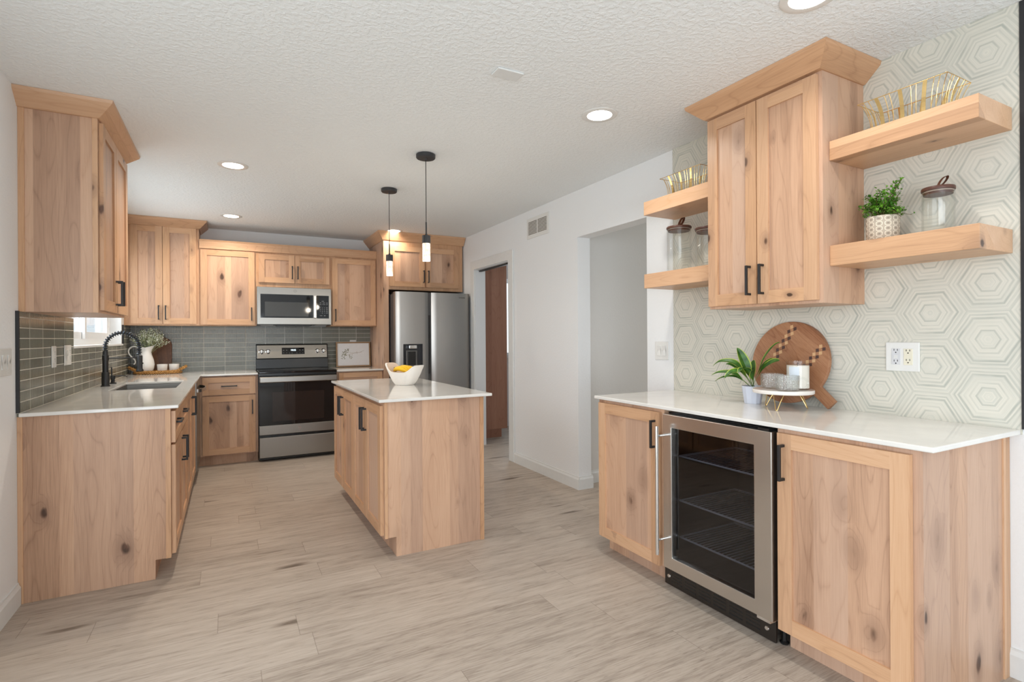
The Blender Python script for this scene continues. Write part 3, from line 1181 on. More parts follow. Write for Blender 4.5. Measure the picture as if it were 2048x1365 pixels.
# --- left upper cabinet
t = thing('wall_cabinet', 'alder wall cabinet hung on the left wall beside the sink window', 'cabinet', (0.16, -2.85, 1.385))
UX = 0.305
link('carcass', bx(0.0, UX, -3.235, -2.458, 1.385, 2.372), WPZ, t)
link('scribe_strip', bx(0.0005, 0.024, -3.241, -3.2351, 1.385, 2.372), WZ, t)
link('scribe_strip', bx(0.284, UX + 0.0003, -3.241, -3.2351, 1.385, 2.372), WZ, t)
fup = FL(UX)
shaker(fup, -3.214, -2.858, 1.398, 2.350, t, 'door', hand=(-2.888, 1.51, True))
shaker(fup, -2.852, -2.474, 1.398, 2.350, t, 'door', hand=(-2.822, 1.51, True))
crown('crown_molding', 0.0, UX + 0.003, -3.243, -2.456, t, 0, 1, 1, 1)

# --- island
t = thing('kitchen_island', 'knotty alder kitchen island with four doors and white stone top', 'island', (1.96, -2.84, 0))
IX0, IX1, IY0, IY1 = 1.655, 2.270, -3.595, -2.095
bm = NB()
prism(bm, [(IX0, 0.112), (IX0 + 0.066, 0.112), (IX0 + 0.066, 0), (IX1, 0), (IX1, CB), (IX0, CB)], lambda p, q, s: (p, s, q), IY0, IY1)
link('carcass', bm, WPZ, t)
link('corner_strip', bx(IX0 - 0.0005, IX0 + 0.016, IY0 - 0.006, IY0 - 0.0001, 0.112, CB), WZ, t)
link('corner_strip', bx(IX1 - 0.024, IX1 + 0.0005, IY0 - 0.006, IY0 - 0.0001, 0.0, CB), WZ, t)
fi = FR(IX0)
eds = [-3.578, -3.205, -2.835, -2.465, -2.103]
for k in range(4):
    a, b = -eds[k + 1] + 0.002, -eds[k] - 0.002       # u = -Y
    hu = (a + 0.028) if k % 2 == 0 else (b - 0.028)
    shaker(fi, a, b, 0.125, 0.862, t, 'door', hand=(hu, 0.742, True))
bm = NB()
box(bm, 1.618, 2.318, -3.628, -2.08, CB, CT)
link('countertop', bm, QUARTZ, t, bevel=0.004, label='white speckled stone top of the island')

# --- bar base cabinets
BX = 2.790
fbar = FR(BX)
t = thing('bar_cabinet', 'narrow one-door alder bar cabinet left of the beverage fridge', 'cabinet', (3.1, -4.34, 0))
bm = NB()
toe_body(bm, lambda n, z, s: (W - max(n, 0.003), s, z), W - BX, CB, -4.609, -4.085)
link('carcass', bm, WPZ, t)
shaker(fbar, 4.102, 4.590, 0.100, 0.868, t, 'door', hand=(4.562, 0.757, True))
t = thing('bar_cabinet', 'wide one-door alder bar cabinet right of the beverage fridge with bare end panel', 'cabinet', (3.1, -5.47, 0))
bm = NB()
toe_body(bm, lambda n, z, s: (W - max(n, 0.003), s, z), W - BX, CB, -5.722, -5.226)
link('carcass', bm, WPZ, t)
link('scribe_strip', bx(W - 0.052, W - 0.002, -5.727, -5.7221, 0.0, CB), WZ, t)
shaker(fbar, 5.236, 5.694, 0.100, 0.868, t, 'door', hand=(5.264, 0.757, True))

# --- beverage fridge
t = thing('beverage_fridge', 'glass-door stainless beverage fridge built into the bar', 'fridge', (3.05, -4.92, 0))
bm = NB()
y0, y1, z0, z1, xf, xb = -5.221, -4.614, 0.10, 0.872, 2.815, 3.34
P = [bm.verts.new(p) for p in ((xf, y0, z0), (xf, y1, z0), (xf, y1, z1), (xf, y0, z1), (xb, y0, z0), (xb, y1, z0), (xb, y1, z1), (xb, y0, z1),
                               (xf, y0 + .03, z0 + .03), (xf, y1 - .03, z0 + .03), (xf, y1 - .03, z1 - .03), (xf, y0 + .03, z1 - .03),
                               (xb - .05, y0 + .03, z0 + .03), (xb - .05, y1 - .03, z0 + .03), (xb - .05, y1 - .03, z1 - .03), (xb - .05, y0 + .03, z1 - .03))]
for q in ((4, 5, 6, 7), (0, 1, 5, 4), (1, 2, 6, 5), (2, 3, 7, 6), (3, 0, 4, 7), (0, 8, 9, 1), (1, 9, 10, 2), (2, 10, 11, 3), (3, 11, 8, 0),
          (8, 12, 13, 9), (9, 13, 14, 10), (10, 14, 15, 11), (11, 15, 12, 8), (12, 15, 14, 13)):
    bm.faces.new([P[k] for k in q])
link('cabinet_shell', bm, BLACKPL, t)
fg = FR(2.808)
bm = NB()
A = [(4.620, 0.112), (5.214, 0.112), (5.214, 0.866), (4.620, 0.866)]
B_ = [(4.676, 0.172), (5.132, 0.172), (5.132, 0.802), (4.676, 0.802)]
vo = [bm.verts.new(fg(u, z, 0.040)) for u, z in A]
vi = [bm.verts.new(fg(u, z, 0.040)) for u, z in B_]
wo = [bm.verts.new(fg(u, z, 0.0)) for u, z in A]
wi = [bm.verts.new(fg(u, z, 0.0)) for u, z in B_]
for k in range(4):
    l = (k + 1) % 4
    for q in ((vo[k], vo[l], vi[l], vi[k]), (wo[k], wi[k], wi[l], wo[l]), (vo[k], wo[k], wo[l], vo[l]), (vi[k], vi[l], wi[l], wi[k])):
        bm.faces.new(q)
door = link('door', bm, STEELZ, t, bevel=0.003)
link('door_glass', fbox(NB(), fg, 4.676, 5.132, 0.172, 0.802, 0.024, 0.026), SMOKE, door)
bm = NB()
tube(bm, [fg(4.632, 0.185, 0.092), fg(4.632, 0.810, 0.092)], 0.0085, 14)
hd = link('handle', bm, CHROME, door, smooth=True)
for z in (0.255, 0.762):
    bm = NB()
    tube(bm, [fg(4.632, z, 0.040), fg(4.632, z, 0.090)], 0.006, 10)
    link('handle_post', bm, CHROME, hd, smooth=True)
link('hinge', fbox(NB(), fg, 5.14, 5.20, 0.100, 0.1115, 0.0, 0.036), CHROME, door)
link('hinge', fbox(NB(), fg, 5.15, 5.20, 0.8665, 0.876, 0.0, 0.036), BLACKPL, door)
for k, z in enumerate((0.255, 0.435, 0.655)):
    bm = NB()
    loop = [(2.845, -5.18, z), (2.845, -4.655, z), (3.24, -4.655, z), (3.24, -5.18, z)]
    tube(bm, loop, 0.005, 6, closed=True)
    sh = link('wire_shelf', bm, WIREM, t, smooth=True)
    src = None
    for j in range(24):
        y = -5.165 + j * 0.0218
        if src is None:
            b2 = NB()
            tube(b2, [(2.842, y, z + 0.0035), (3.243, y, z + 0.0035)], 0.0018, 5)
            src = link('shelf_wire', b2, WIREM, sh)
        else:
            c = src.copy()
            COL.objects.link(c)
            c.location = (0, j * 0.0218, 0)
gr = FR(2.832)
kick = link('kick_grille', fbox(NB(), gr, 4.575, 5.190, 0.004, 0.098, 0.0, 0.012), DARKBROWN, t, bevel=0.002)
src = None
for row in range(4):
    for c_ in range(6):
        u = 4.655 + c_ * 0.086
        z = 0.026 + row * 0.0155
        if src is None:
            src = link('grille_slot', fbox(NB(), gr, u - 0.034, u + 0.034, z - 0.0035, z + 0.0035, 0.0119, 0.0127), BLACKPL, kick)
        else:
            c = src.copy()
            COL.objects.link(c)
            c.location = (0, -c_ * 0.086, row * 0.0155)
for u in (4.603, 5.150):
    bm = NB()
    lathe(bm, [(0, 0.0), (0.010, 0.0), (0.008, -0.003), (0, -0.004)], gr(u, 0.048, 0.012), 14, axis='X')
    link('screw', bm, CHROME, kick)
bm = NB()
lathe(bm, [(0, 0), (0.016, 0), (0.018, 0.006), (0.010, 0.012), (0.008, 0.10), (0, 0.10)], (2.86, -5.20, 0), 16)
link('leveling_foot', bm, BLACKPL, t, smooth=True)

# --- bar wall cabinet
t = thing('wall_cabinet', 'tall two-door alder wall cabinet above the bar between the floating shelves', 'cabinet', (3.23, -4.94, 1.385))
UBX = W - 0.310
link('carcass', bx(UBX, W - 0.0065, -5.232, -4.637, 1.385, 2.372), WPZ, t)
fub = FR(UBX)
shaker(fub, 4.645, 4.927, 1.398, 2.350, t, 'door', hand=(4.893, 1.509, True))
shaker(fub, 4.932, 5.216, 1.398, 2.350, t, 'door', hand=(4.962, 1.509, True))
crown('crown_molding', UBX - 0.022, W - 0.0065, -5.234, -4.635, t, 1, 0, 1, 1)

# --- floating shelves
SHX = W - 0.265
for y0, y1, z0, z1, lab in ((-5.741, -5.2325, 1.987, 2.069, 'thick floating alder shelf right of the bar cabinet holding a gold basket'),
                            (-5.741, -5.2325, 1.541, 1.627, 'thick floating alder shelf right of the bar cabinet holding plant and jar'),
                            (-4.6365, -4.095, 1.987, 2.069, 'thick floating alder shelf left of the bar cabinet holding a gold basket'),
                            (-4.6365, -4.095, 1.541, 1.627, 'thick floating alder shelf left of the bar cabinet holding glass jars')):
    o = link('floating_shelf', bx(SHX, W - 0.0065 if y0 < -5 else W - 0.001, y0, y1, z0, z1), WY, bevel=0.002, at=(W - 0.13, (y0 + y1) / 2, z0))
    setp(o, lab, 'shelf', 'floating shelves over the bar')

# --- countertops
bm = NB()
E_ = 0.648
xs = [0.010, 0.165, 0.550, E_, 1.146]
ys = [-3.288, -2.125, -1.395, -E_, -0.010]
P = {}


def cv(i, j, z):
    if (i, j, z) not in P:
        P[(i, j, z)] = bm.verts.new((xs[i], ys[j], z))
    return P[(i, j, z)]


def cell(i, j):
    if i < 0 or j < 0 or i > 3 or j > 3:
        return False
    if i == 3 and j < 3:
        return False
    return not (i == 1 and j == 1)


for i in range(4):
    for j in range(4):
        if not cell(i, j):
            continue
        for z in (CB, CT):
            bm.faces.new((cv(i, j, z), cv(i + 1, j, z), cv(i + 1, j + 1, z), cv(i, j + 1, z)))
        for ok, p, q in ((cell(i - 1, j), (i, j), (i, j + 1)), (cell(i + 1, j), (i + 1, j), (i + 1, j + 1)),
                         (cell(i, j - 1), (i, j), (i + 1, j)), (cell(i, j + 1), (i, j + 1), (i + 1, j + 1))):
            if not ok:
                bm.faces.new((cv(*p, CB), cv(*q, CB), cv(*q, CT), cv(*p, CT)))
o = link('countertop', bm, QUARTZ, bevel=0.004, at=(0.3, -1.8, CB))
setp(o, 'white stone countertop with sink cutout turning the corner to the range', 'countertop')
o = link('countertop', bx(1.913, 2.419, -E_, -0.010, CB, CT), QUARTZ, bevel=0.004, at=(2.16, -0.33, CB))
setp(o, 'short white stone countertop right of the range under the botanical print', 'countertop')
o = link('countertop', bx(2.768, W - 0.0065, -5.760, -4.063, CB, CT), QUARTZ, bevel=0.004, at=(3.08, -4.9, CB))
setp(o, 'white stone bar countertop against the hexagon-pattern wall', 'countertop')

# --- sink
bm = NB()
x0, x1, y0, y1 = 0.165, 0.550, -2.125, -1.395
zb, zt = 0.66, CB - 0.0005
o_, i_ = [], []
for (x, y) in ((x0, y0), (x1, y0), (x1, y1), (x0, y1)):
    o_.append((x, y))
top_o = [bm.verts.new((x + (-.02 if x < .3 else .02), y + (-.02 if y < -1.8 else .02), zt)) for x, y in o_]
top_i = [bm.verts.new((x + (.004 if x < .3 else -.004), y + (.004 if y < -1.8 else -.004), zt)) for x, y in o_]
bot = [bm.verts.new((x + (.012 if x < .3 else -.012), y + (.012 if y < -1.8 else -.012), zb)) for x, y in o_]
for k in range(4):
    l = (k + 1) % 4
    bm.faces.new((top_o[k], top_o[l], top_i[l], top_i[k]))
    bm.faces.new((top_i[k], top_i[l], bot[l], bot[k]))
bm.faces.new(bot)
o = thing('kitchen_sink', 'undermount stainless sink basin in front of the black faucet', 'sink', (0.36, -1.76, zb))
link('basin', bm, steel('sink_steel', (0.26, 0.245, 0.225), 0.40, 'Y'), o)
bm = NB()
lathe(bm, [(0, 0.001), (0.045, 0.001), (0.045, 0.004), (0.038, 0.004), (0.03, 0.002), (0, 0.002)], (0.36, -1.76, zb), 24)
link('drain', bm, CHROME, o)

# --- faucet
t = thing('kitchen_faucet', 'matte black spring-neck kitchen faucet standing behind the sink', 'faucet', (0.081, -1.703, CT))
FXc, FYc = 0.081, -1.703
bm = NB()
lathe(bm, [(0, 0), (0.029, 0), (0.029, 0.007), (0.0245, 0.008), (0.0245, 0.100), (0.0225, 0.103), (0, 0.103)], (FXc, FYc, CT), 28)
link('base', bm, BLACK, t, smooth=True)
bm = NB()
lathe(bm, [(0, 0.103), (0.0185, 0.103), (0.0185, 0.190), (0.0205, 0.191), (0.0205, 0.230), (0.0165, 0.232), (0.0155, 0.262), (0, 0.262)], (FXc, FYc, CT), 28)
link('body', bm, BLACK, t, smooth=True)
bm = NB()
tube(bm, [(FXc + 0.02, FYc - 0.005, CT + 0.05), (FXc + 0.035, FYc - 0.035, CT + 0.055)], 0.006, 10)
tube(bm, [(FXc + 0.035, FYc - 0.035, CT + 0.05), (FXc + 0.03, FYc - 0.05, CT + 0.135)], 0.004, 10)
bm.free()
bm = NB()
tube(bm, [(FXc + 0.018, FYc + 0.008, CT + 0.06), (FXc + 0.036, FYc + 0.012, CT + 0.062), (FXc + 0.034, FYc + 0.014, CT + 0.14)], 0.0045, 10)
link('lever', bm, BLACK, t, smooth=True)
path = []
zt_ = CT + 0.262
R_ = 0.103
for k in range(8):
    path.append(Vector((FXc, FYc, zt_ + 0.030 * k / 8)))
for k in range(33):
    a = math.pi - math.pi * k / 32
    path.append(Vector((FXc + R_ + R_ * math.cos(a), FYc, zt_ + 0.030 + R_ * math.sin(a))))
for k in range(1, 8):
    path.append(Vector((FXc + 2 * R_ + 0.002 * k / 8, FYc, zt_ + 0.030 - 0.07 * k / 8)))
bm = NB()
tube(bm, path, 0.0078, 10)
link('hose', bm, BLACK, t, smooth=True)
# spring: a coil wound round the hose
bm = NB()
fine = []
for a, b in zip(path, path[1:]):
    for s in range(8):
        fine.append(a.lerp(b, s / 8))
coil = []
acc = 0.0
for k in range(len(fine) - 1):
    tg = (fine[k + 1] - fine[k])
    acc += tg.length
    tg.normalize()
    side = Vector((0, 1, 0))
    nn = side.cross(tg)
    th = acc / 0.0175 * 2 * math.pi
    coil.append(fine[k] + (side * math.cos(th) + nn * math.sin(th)) * 0.0145)
tube(bm, coil, 0.0032, 5)
link('spring', bm, plain('blue_black_spring', (0.05, 0.065, 0.085), 0.22, 0.8), t, smooth=True)
bm = NB()
tube(bm, [(FXc + 0.016, FYc, CT + 0.207), (FXc + 2 * R_ - 0.01, FYc, CT + 0.207)], 0.0042, 8)
link('support_arm', bm, BLACK, t, smooth=True)
bm = NB()
sx_ = FXc + 2 * R_ + 0.003
lathe(bm, [(0, 0.225), (0.015, 0.225), (0.018, 0.220), (0.018, 0.125), (0.0225, 0.118), (0.0255, 0.106), (0.022, 0.102), (0, 0.102)], (sx_, FYc, CT), 24)
sh = link('spray_head', bm, BLACK, t, smooth=True)
bm = NB()
lathe(bm, [(0, 0), (0.006, 0), (0.005, 0.006), (0, 0.007)], (sx_ + 0.017, FYc - 0.002, CT + 0.165), 12, axis='X')
link('spray_button', bm, BLACK, sh, smooth=True)
# --- soap dispenser
t = thing('soap_dispenser', 'small black soap dispenser pump beside the faucet', 'soap dispenser', (0.083, -1.43, CT))
bm = NB()
lathe(bm, [(0, 0), (0.023, 0), (0.023, 0.006), (0.0125, 0.012), (0.0125, 0.035), (0.0165, 0.037), (0.0165, 0.062), (0, 0.064)], (0.083, -1.43, CT), 20)
link('pump', bm, BLACK, t, smooth=True)
bm = NB()
tube(bm, [(0.09, -1.43, CT + 0.057), (0.14, -1.43, CT + 0.060), (0.165, -1.43, CT + 0.058), (0.178, -1.43, CT + 0.048)], 0.0042, 8)
link('spout', bm, BLACK, t, smooth=True)

# ------------------------------------------------------------------ range
t = thing('kitchen_range', 'stainless and black electric range with raised control panel', 'range', (1.53, -0.34, 0))
RX0, RX1 = 1.1505, 1.9085
link('body', bx(RX0, RX1, -0.640, -0.03, 0.015, 0.893), BLACKPL, t)
link('cooktop', bx(RX0 - 0.002 + 0.0035, RX1 + 0.0005, -0.668, -0.085, 0.893, 0.915), BLACKGLASS, t, bevel=0.006)
fr = FB(-0.640)
od = link('oven_door', fbox(NB(), fr, RX0 + 0.003, RX1 - 0.003, 0.272, 0.872, 0.002, 0.040), BLACKGLASS, t, bevel=0.004)
link('oven_window', fbox(NB(), fr, 1.275, 1.775, 0.405, 0.702, 0.0395, 0.0408), OVENGLASS, od)
bm = NB()
fbox(bm, fr, RX0 + 0.004, RX1 - 0.004, 0.802, 0.862, 0.052, 0.078)
hh = link('handle', bm, STEEL, od, bevel=0.008)
for u in (1.18, 1.88):
    link('handle_post', fbox(NB(), fr, u - 0.012, u + 0.012, 0.812, 0.852, 0.040, 0.053), BLACKPL, hh)
tr = link('door_trim', fbox(NB(), fr, RX0 + 0.004, RX1 - 0.004, 0.274, 0.366, 0.036, 0.0425), STEEL, od, bevel=0.002)
bm = NB()
lathe(bm, [(0.013, 0), (0.013, -0.001), (0.0165, -0.001), (0.0165, 0)], fr(1.53, 0.322, 0.0425), 24, axis='Y')
em = link('emblem', bm, CHROME, tr)
text('emblem_lettering', 'GE', 0.014, fr, 1.53, 0.322, 0.0428, CHROME, em)
link('drawer', fbox(NB(), fr, RX0 + 0.004, RX1 - 0.004, 0.042, 0.246, 0.002, 0.042), STEEL, t, bevel=0.004)
# backguard: leaning back, black below and steel above
bm = NB()
prism(bm, [(-0.030, 0.893), (-0.115, 0.915), (-0.105, 1.022), (-0.112, 1.030), (-0.082, 1.178), (-0.070, 1.186), (-0.030, 1.186)],
      lambda p, q, s: (s, p, q), RX0, RX1)
bg_ = link('backguard', bm, BLACKPL, t, bevel=0.003)
s_ = Vector((0, 0.030, 0.148)).normalized()
nrm = Vector((0, -0.148, 0.030)).normalized()


class Slant:
    u = Vector((1, 0, 0))

    def __call__(s, u, z, n):
        return Vector((u, -0.112, 1.030)) + s_ * z + nrm * n

    def haxis(s):
        return 'X'


sl = Slant()
cp = link('control_panel', fbox(NB(), sl, RX0 + 0.012, RX1 - 0.012, -0.002, 0.146, 0.0005, 0.004), STEEL, bg_, bevel=0.002)
dsp = link('display', fbox(NB(), sl, 1.413, 1.653, 0.040, 0.115, 0.004, 0.0055), BLACKGLASS, cp, bevel=0.0015)
text('clock_digits', '10:25', 0.026, sl, 1.533, 0.087, 0.0058, DIGIT, dsp)
for u in (1.432, 1.463, 1.603, 1.634):
    for z in (0.058, 0.086):
        text('key_legend', '-' if z < 0.06 else '=', 0.022, sl, u, z, 0.0058, WHITEINK, dsp)
for u in (1.495, 1.52, 1.571):
    text('key_legend', 'o', 0.012, sl, u, 0.054, 0.0058, WHITEINK, dsp)
for u in (1.206, 1.272, 1.793, 1.859):
    bm = NB()
    prof = [(0, 0.004), (0.027, 0.004), (0.027, 0.008), (0.022, 0.010), (0.019, 0.028), (0.016, 0.031), (0, 0.031)]
    segs = 24
    rings = []
    for r, n in prof:
        if r == 0:
            rings.append([bm.verts.new(sl(u, 0.073, n))])
        else:
            rings.append([bm.verts.new(sl(u + r * math.cos(2 * math.pi * k / segs), 0.073 + r * math.sin(2 * math.pi * k / segs), n)) for k in range(segs)])
    for p, q in zip(rings, rings[1:]):
        for k in range(segs):
            l = (k + 1) % segs
            if len(p) == 1:
                bm.faces.new((p[0], q[k], q[l]))
            elif len(q) == 1:
                bm.faces.new((p[k], p[l], q[0]))
            else:
                bm.faces.new((p[k], p[l], q[l], q[k]))
    kb = link('knob', bm, CHROME, cp, smooth=True)
    link('knob_grip', fbox(NB(), sl, u - 0.0035, u + 0.0035, 0.055, 0.091, 0.031, 0.036), CHROME, kb, bevel=0.002)
for x in (1.33, 1.73):
    for y, r in ((-0.50, 0.10), (-0.23, 0.075)):
        bm = NB()
        lathe(bm, [(r, 0.0002), (r + 0.003, 0.0002), (r + 0.003, 0.0006), (r, 0.0006)], (x, y, 0.915), 40, close=True)
        link('burner_ring', bm, plain('burner_mark', (0.05, 0.05, 0.05), 0.2), t)

# ------------------------------------------------------------------ microwave
t = thing('microwave', 'stainless over-the-range microwave with black glass door', 'microwave', (1.525, -0.2, 1.395))
MX0, MX1 = 1.1515, 1.9005
link('body', bx(MX0, MX1, -0.375, -0.002, 1.395, 1.800), BLACKPL, t)
fm = FB(-0.375)
bm = NB()
fbox(bm, fm, MX0 + 0.001, MX1 - 0.001, 1.400, 1.797, 0.001, 0.028)
face = link('front_panel', bm, STEEL, t, bevel=0.003)
md = link('door_glass', fbox(NB(), fm, 1.184, 1.708, 1.470, 1.722, 0.0278, 0.0305), BLACKGLASS, face, bevel=0.001)
link('window', fbox(NB(), fm, 1.226, 1.660, 1.486, 1.640, 0.0303, 0.0312), GREYGLASS, md)
link('handle', fbox(NB(), fm, 1.709, 1.742, 1.468, 1.722, 0.0278, 0.058), STEELZ, face, bevel=0.006)
kp = link('keypad', fbox(NB(), fm, 1.746, 1.874, 1.468, 1.720, 0.0278, 0.0305), BLACKGLASS, face, bevel=0.001)
rows = ['1', '2', '3', '4', '5', '6', '7', '8', '9', '0']
for k in range(12):
    r_, c_ = divmod(k, 3)
    body = (rows[k] if k < 9 else ('-', '0', '+')[k - 9])
    text('key_digit', body, 0.012, fm, 1.782 + c_ * 0.021, 1.585 - r_ * 0.0195, 0.0308, WHITEINK, kp)
for k, (u, z, s) in enumerate(((1.81, 1.658, 'COOK'), (1.785, 1.640, 'TIME'), (1.82, 1.640, 'AUTO'), (1.853, 1.640, 'ADD'),
                               (1.785, 1.622, 'HEAT'), (1.82, 1.622, 'POWER'), (1.853, 1.622, 'OFF'), (1.853, 1.585, 'VENT'),
                               (1.853, 1.565, 'LAMP'), (1.853, 1.546, 'HOLD'), (1.853, 1.527, 'START'), (1.79, 1.498, 'LOCK'), (1.83, 1.498, 'SET'))):
    text('key_legend', s, 0.0085, fm, u, z, 0.0308, WHITEINK, kp)
bm = NB()
lathe(bm, [(0.012, 0), (0.012, -0.001), (0.0155, -0.001), (0.0155, 0)], fm(1.525, 1.762, 0.028), 24, axis='Y')
em = link('emblem', bm, plain('emblem_dark', (0.2, 0.19, 0.18), 0.3, 0.8), face)
text('emblem_lettering', 'GE', 0.013, fm, 1.525, 1.762, 0.0283, plain('emblem_dark2', (0.2, 0.19, 0.18), 0.3, 0.8), em)
for x in (1.25, 1.80):
    link('task_light', bx(x - 0.06, x + 0.06, -0.35, -0.27, 1.391, 1.3951), LIGHTLENS, t)
link('vent_filter', bx(1.35, 1.70, -0.33, -0.10, 1.386, 1.3952), BLACKPL, t)

# ------------------------------------------------------------------ ceiling and wall fittings


def downlight(x, y, lab):
    t = thing('recessed_light', lab, 'ceiling light', (x, y, H), 'recessed ceiling lights')
    bm = NB()
    lathe(bm, [(0.066, -0.0005), (0.066, -0.004), (0.088, -0.006), (0.095, -0.003), (0.095, -0.0003)], (x, y, H), 40)
    link('trim_ring', bm, WHITEPL, t, smooth=True)
    bm = NB()
    lathe(bm, [(0, -0.004), (0.0655, -0.004), (0.0655, -0.001), (0, -0.001)], (x, y, H), 40)
    link('lamp_lens', bm, LAMP, t)
    return t


labs = ['lit recessed ceiling light nearest the left wall cabinet crown', 'small lit recessed ceiling light above the back left corner cabinet',
        'small lit recessed ceiling light just in front of the refrigerator cabinet crown',
        'largest lit recessed ceiling light, in front of the bar cabinet crown', 'recessed ceiling light cut by the top edge of the photo']
dl0 = downlight(*DOWNLIGHTS[0], labs[0])
kids = [o for o in bpy.data.objects if o.parent == dl0]
for k in range(1, 5):
    c = dl0.copy()
    COL.objects.link(c)
    c.location = (*DOWNLIGHTS[k], H)
    c['label'] = labs[k]
    for ch in kids:
        d = ch.copy()
        COL.objects.link(d)
        d.parent = c
for k, (x, y) in enumerate(DOWNLIGHTS):
    area('downlight_beam', (x, y, H - 0.012), (0, 0, -1), 0.12, 0.12, DL_POWER[k], WARM if k < 3 else SOFT, 150, 'DISK')


def pendant(x, y, lab):
    t = thing('pendant_light', lab, 'pendant light', (x, y, 1.745), 'pendant lights over the island')
    bm = NB()
    lathe(bm, [(0, H - 0.0003), (0.058, H - 0.0003), (0.062, H - 0.004), (0.062, H - 0.022), (0.058, H - 0.027), (0.008, H - 0.028), (0.006, H - 0.034), (0, H - 0.034)], (x, y, 0), 32)
    link('canopy', bm, plain('canopy_black', (0.03, 0.03, 0.032), 0.5), t, smooth=True)
    bm = NB()
    tube(bm, [(x, y, H - 0.03), (x, y, 1.992)], 0.0026, 8)
    link('cord', bm, BLACK, t, smooth=True)
    bm = NB()
    lathe(bm, [(0, 1.999), (0.0046, 1.999), (0.0046, 1.925), (0.0075, 1.922), (0.0075, 1.912), (0, 1.912)], (x, y, 0), 16)
    link('stem', bm, BLACK, t, smooth=True)
    bm = NB()
    lathe(bm, [(0, 1.912), (0.026, 1.912), (0.027, 1.910), (0.027, 1.861), (0, 1.861)], (x, y, 0), 28)
    link('socket_cap', bm, plain('cap_black', (0.03, 0.03, 0.032), 0.4), t, smooth=True)
    bm = NB()
    lathe(bm, [(0, 1.861), (0.0255, 1.861), (0.0255, 1.749), (0.0235, 1.746), (0, 1.746)], (x, y, 0), 32)
    link('glass_shade', bm, BUBBLE, t, smooth=True)
    return t


p0 = pendant(2.02, -3.275, 'nearer black pendant light with glowing bubble-glass cylinder')
kids = [o for o in bpy.data.objects if o.parent == p0]
c = p0.copy()
COL.objects.link(c)
c.location = (2.022, -2.378, 1.745)
c['label'] = 'farther black pendant light with glowing bubble-glass cylinder'
for ch in kids:
    d = ch.copy()
    COL.objects.link(d)
    d.parent = c
for y in (-3.275, -2.378):
    l = bpy.data.lights.new('pendant_glow', 'POINT')
    l.energy = 3.0
    l.color = WARM
    l.shadow_soft_size = 0.03
    o = bpy.data.objects.new('pendant_glow', l)
    o.location = (2.021, y, 1.70)
    COL.objects.link(o)

o = link('ceiling_cover_plate', bx(1.934, 2.063, -4.498, -4.421, H - 0.008, H - 0.0003), TRIMW, bevel=0.003, at=(2.0, -4.46, H - 0.008))
setp(o, 'small blank white cover plate on the ceiling', 'cover plate')

t = thing('wall_vent', 'white louvered return-air vent high on the right wall', 'vent', (W, -2.39, 2.17))
fw = FR(W)
bm = NB()
A = [(2.205, 2.172), (2.595, 2.172), (2.595, 2.362), (2.205, 2.362)]
link('vent_plate', fbox(NB(), fw, 2.205, 2.595, 2.172, 2.362, 0.0003, 0.006), WHITEPL, t, bevel=0.003)
bm.free()
src = None
for k in range(10):
    for c_ in range(2):
        u0 = 2.235 + c_ * 0.170
        z = 2.208 + k * 0.0125
        if src is None:
            src = link('vent_slot', fbox(NB(), fw, u0, u0 + 0.155, z, z + 0.0065, 0.0058, 0.0066), plain('vent_dark', lin(96, 90, 74), 0.8), t)
        else:
            c = src.copy()
            COL.objects.link(c)
            c.location = (0, -c_ * 0.170, k * 0.0125)


def plate(f, u, z, w, h, label, cat, devices, n0=0.0003, group=None):
    """wall plate; devices = [(du, kind)]"""
    p = f(u, z, 0)
    t = thing('switch_plate' if 'switch' in cat else 'outlet_plate', label, cat, p, group)
    link('plate', fbox(NB(), f, u - w / 2, u + w / 2, z - h / 2, z + h / 2, n0, n0 + 0.006), WHITEPL, t, bevel=0.003)
    n1 = n0 + 0.006
    for du, kind in devices:
        c = u + du
        if kind == 'rocker':
            bm = NB()
            prism(bm, [(-0.033, 0), (-0.033, 0.004), (0, 0.0015), (0.033, 0.006), (0.033, 0)], lambda p, q, s: f(c + s, z + p, n1 - 0.0005 + q), -0.0165, 0.0165)
            link('rocker', bm, WHITEPL, t, bevel=0.001)
        else:
            b = link('receptacle', fbox(NB(), f, c - 0.0168, c + 0.0168, z - 0.034, z + 0.034, n1 - 0.001, n1 + 0.002), IVORY if kind == 'ivory' else (GREYPL if kind == 'gfci' else WHITEPL), t, bevel=0.001)
            for zz in (-0.020, 0.020):
                zo = z + zz + (0.002 if kind != 'gfci' else 0.004 if zz > 0 else -0.002)
                for dx in (-0.0065, 0.0065):
                    link('slot', fbox(NB(), f, c + dx - 0.0012, c + dx + 0.0012, zo + 0.001, zo + 0.009, n1 + 0.0018, n1 + 0.0023), BLACKPL, b)
                oc = [(0.0027 * math.cos(q * math.pi / 4), 0.0027 * math.sin(q * math.pi / 4)) for q in range(8)]
                link('slot', prism(NB(), oc, lambda p, q, s_: f(c + p, zo - 0.006 + q, s_), n1 + 0.0018, n1 + 0.0023), BLACKPL, b)
            if kind == 'gfci':
                for dz in (-0.004, 0.003):
                    link('test_button', fbox(NB(), f, c - 0.007, c + 0.007, z + dz - 0.0025, z + dz + 0.0025, n1 + 0.0018, n1 + 0.003), WHITEPL, b)
    return t


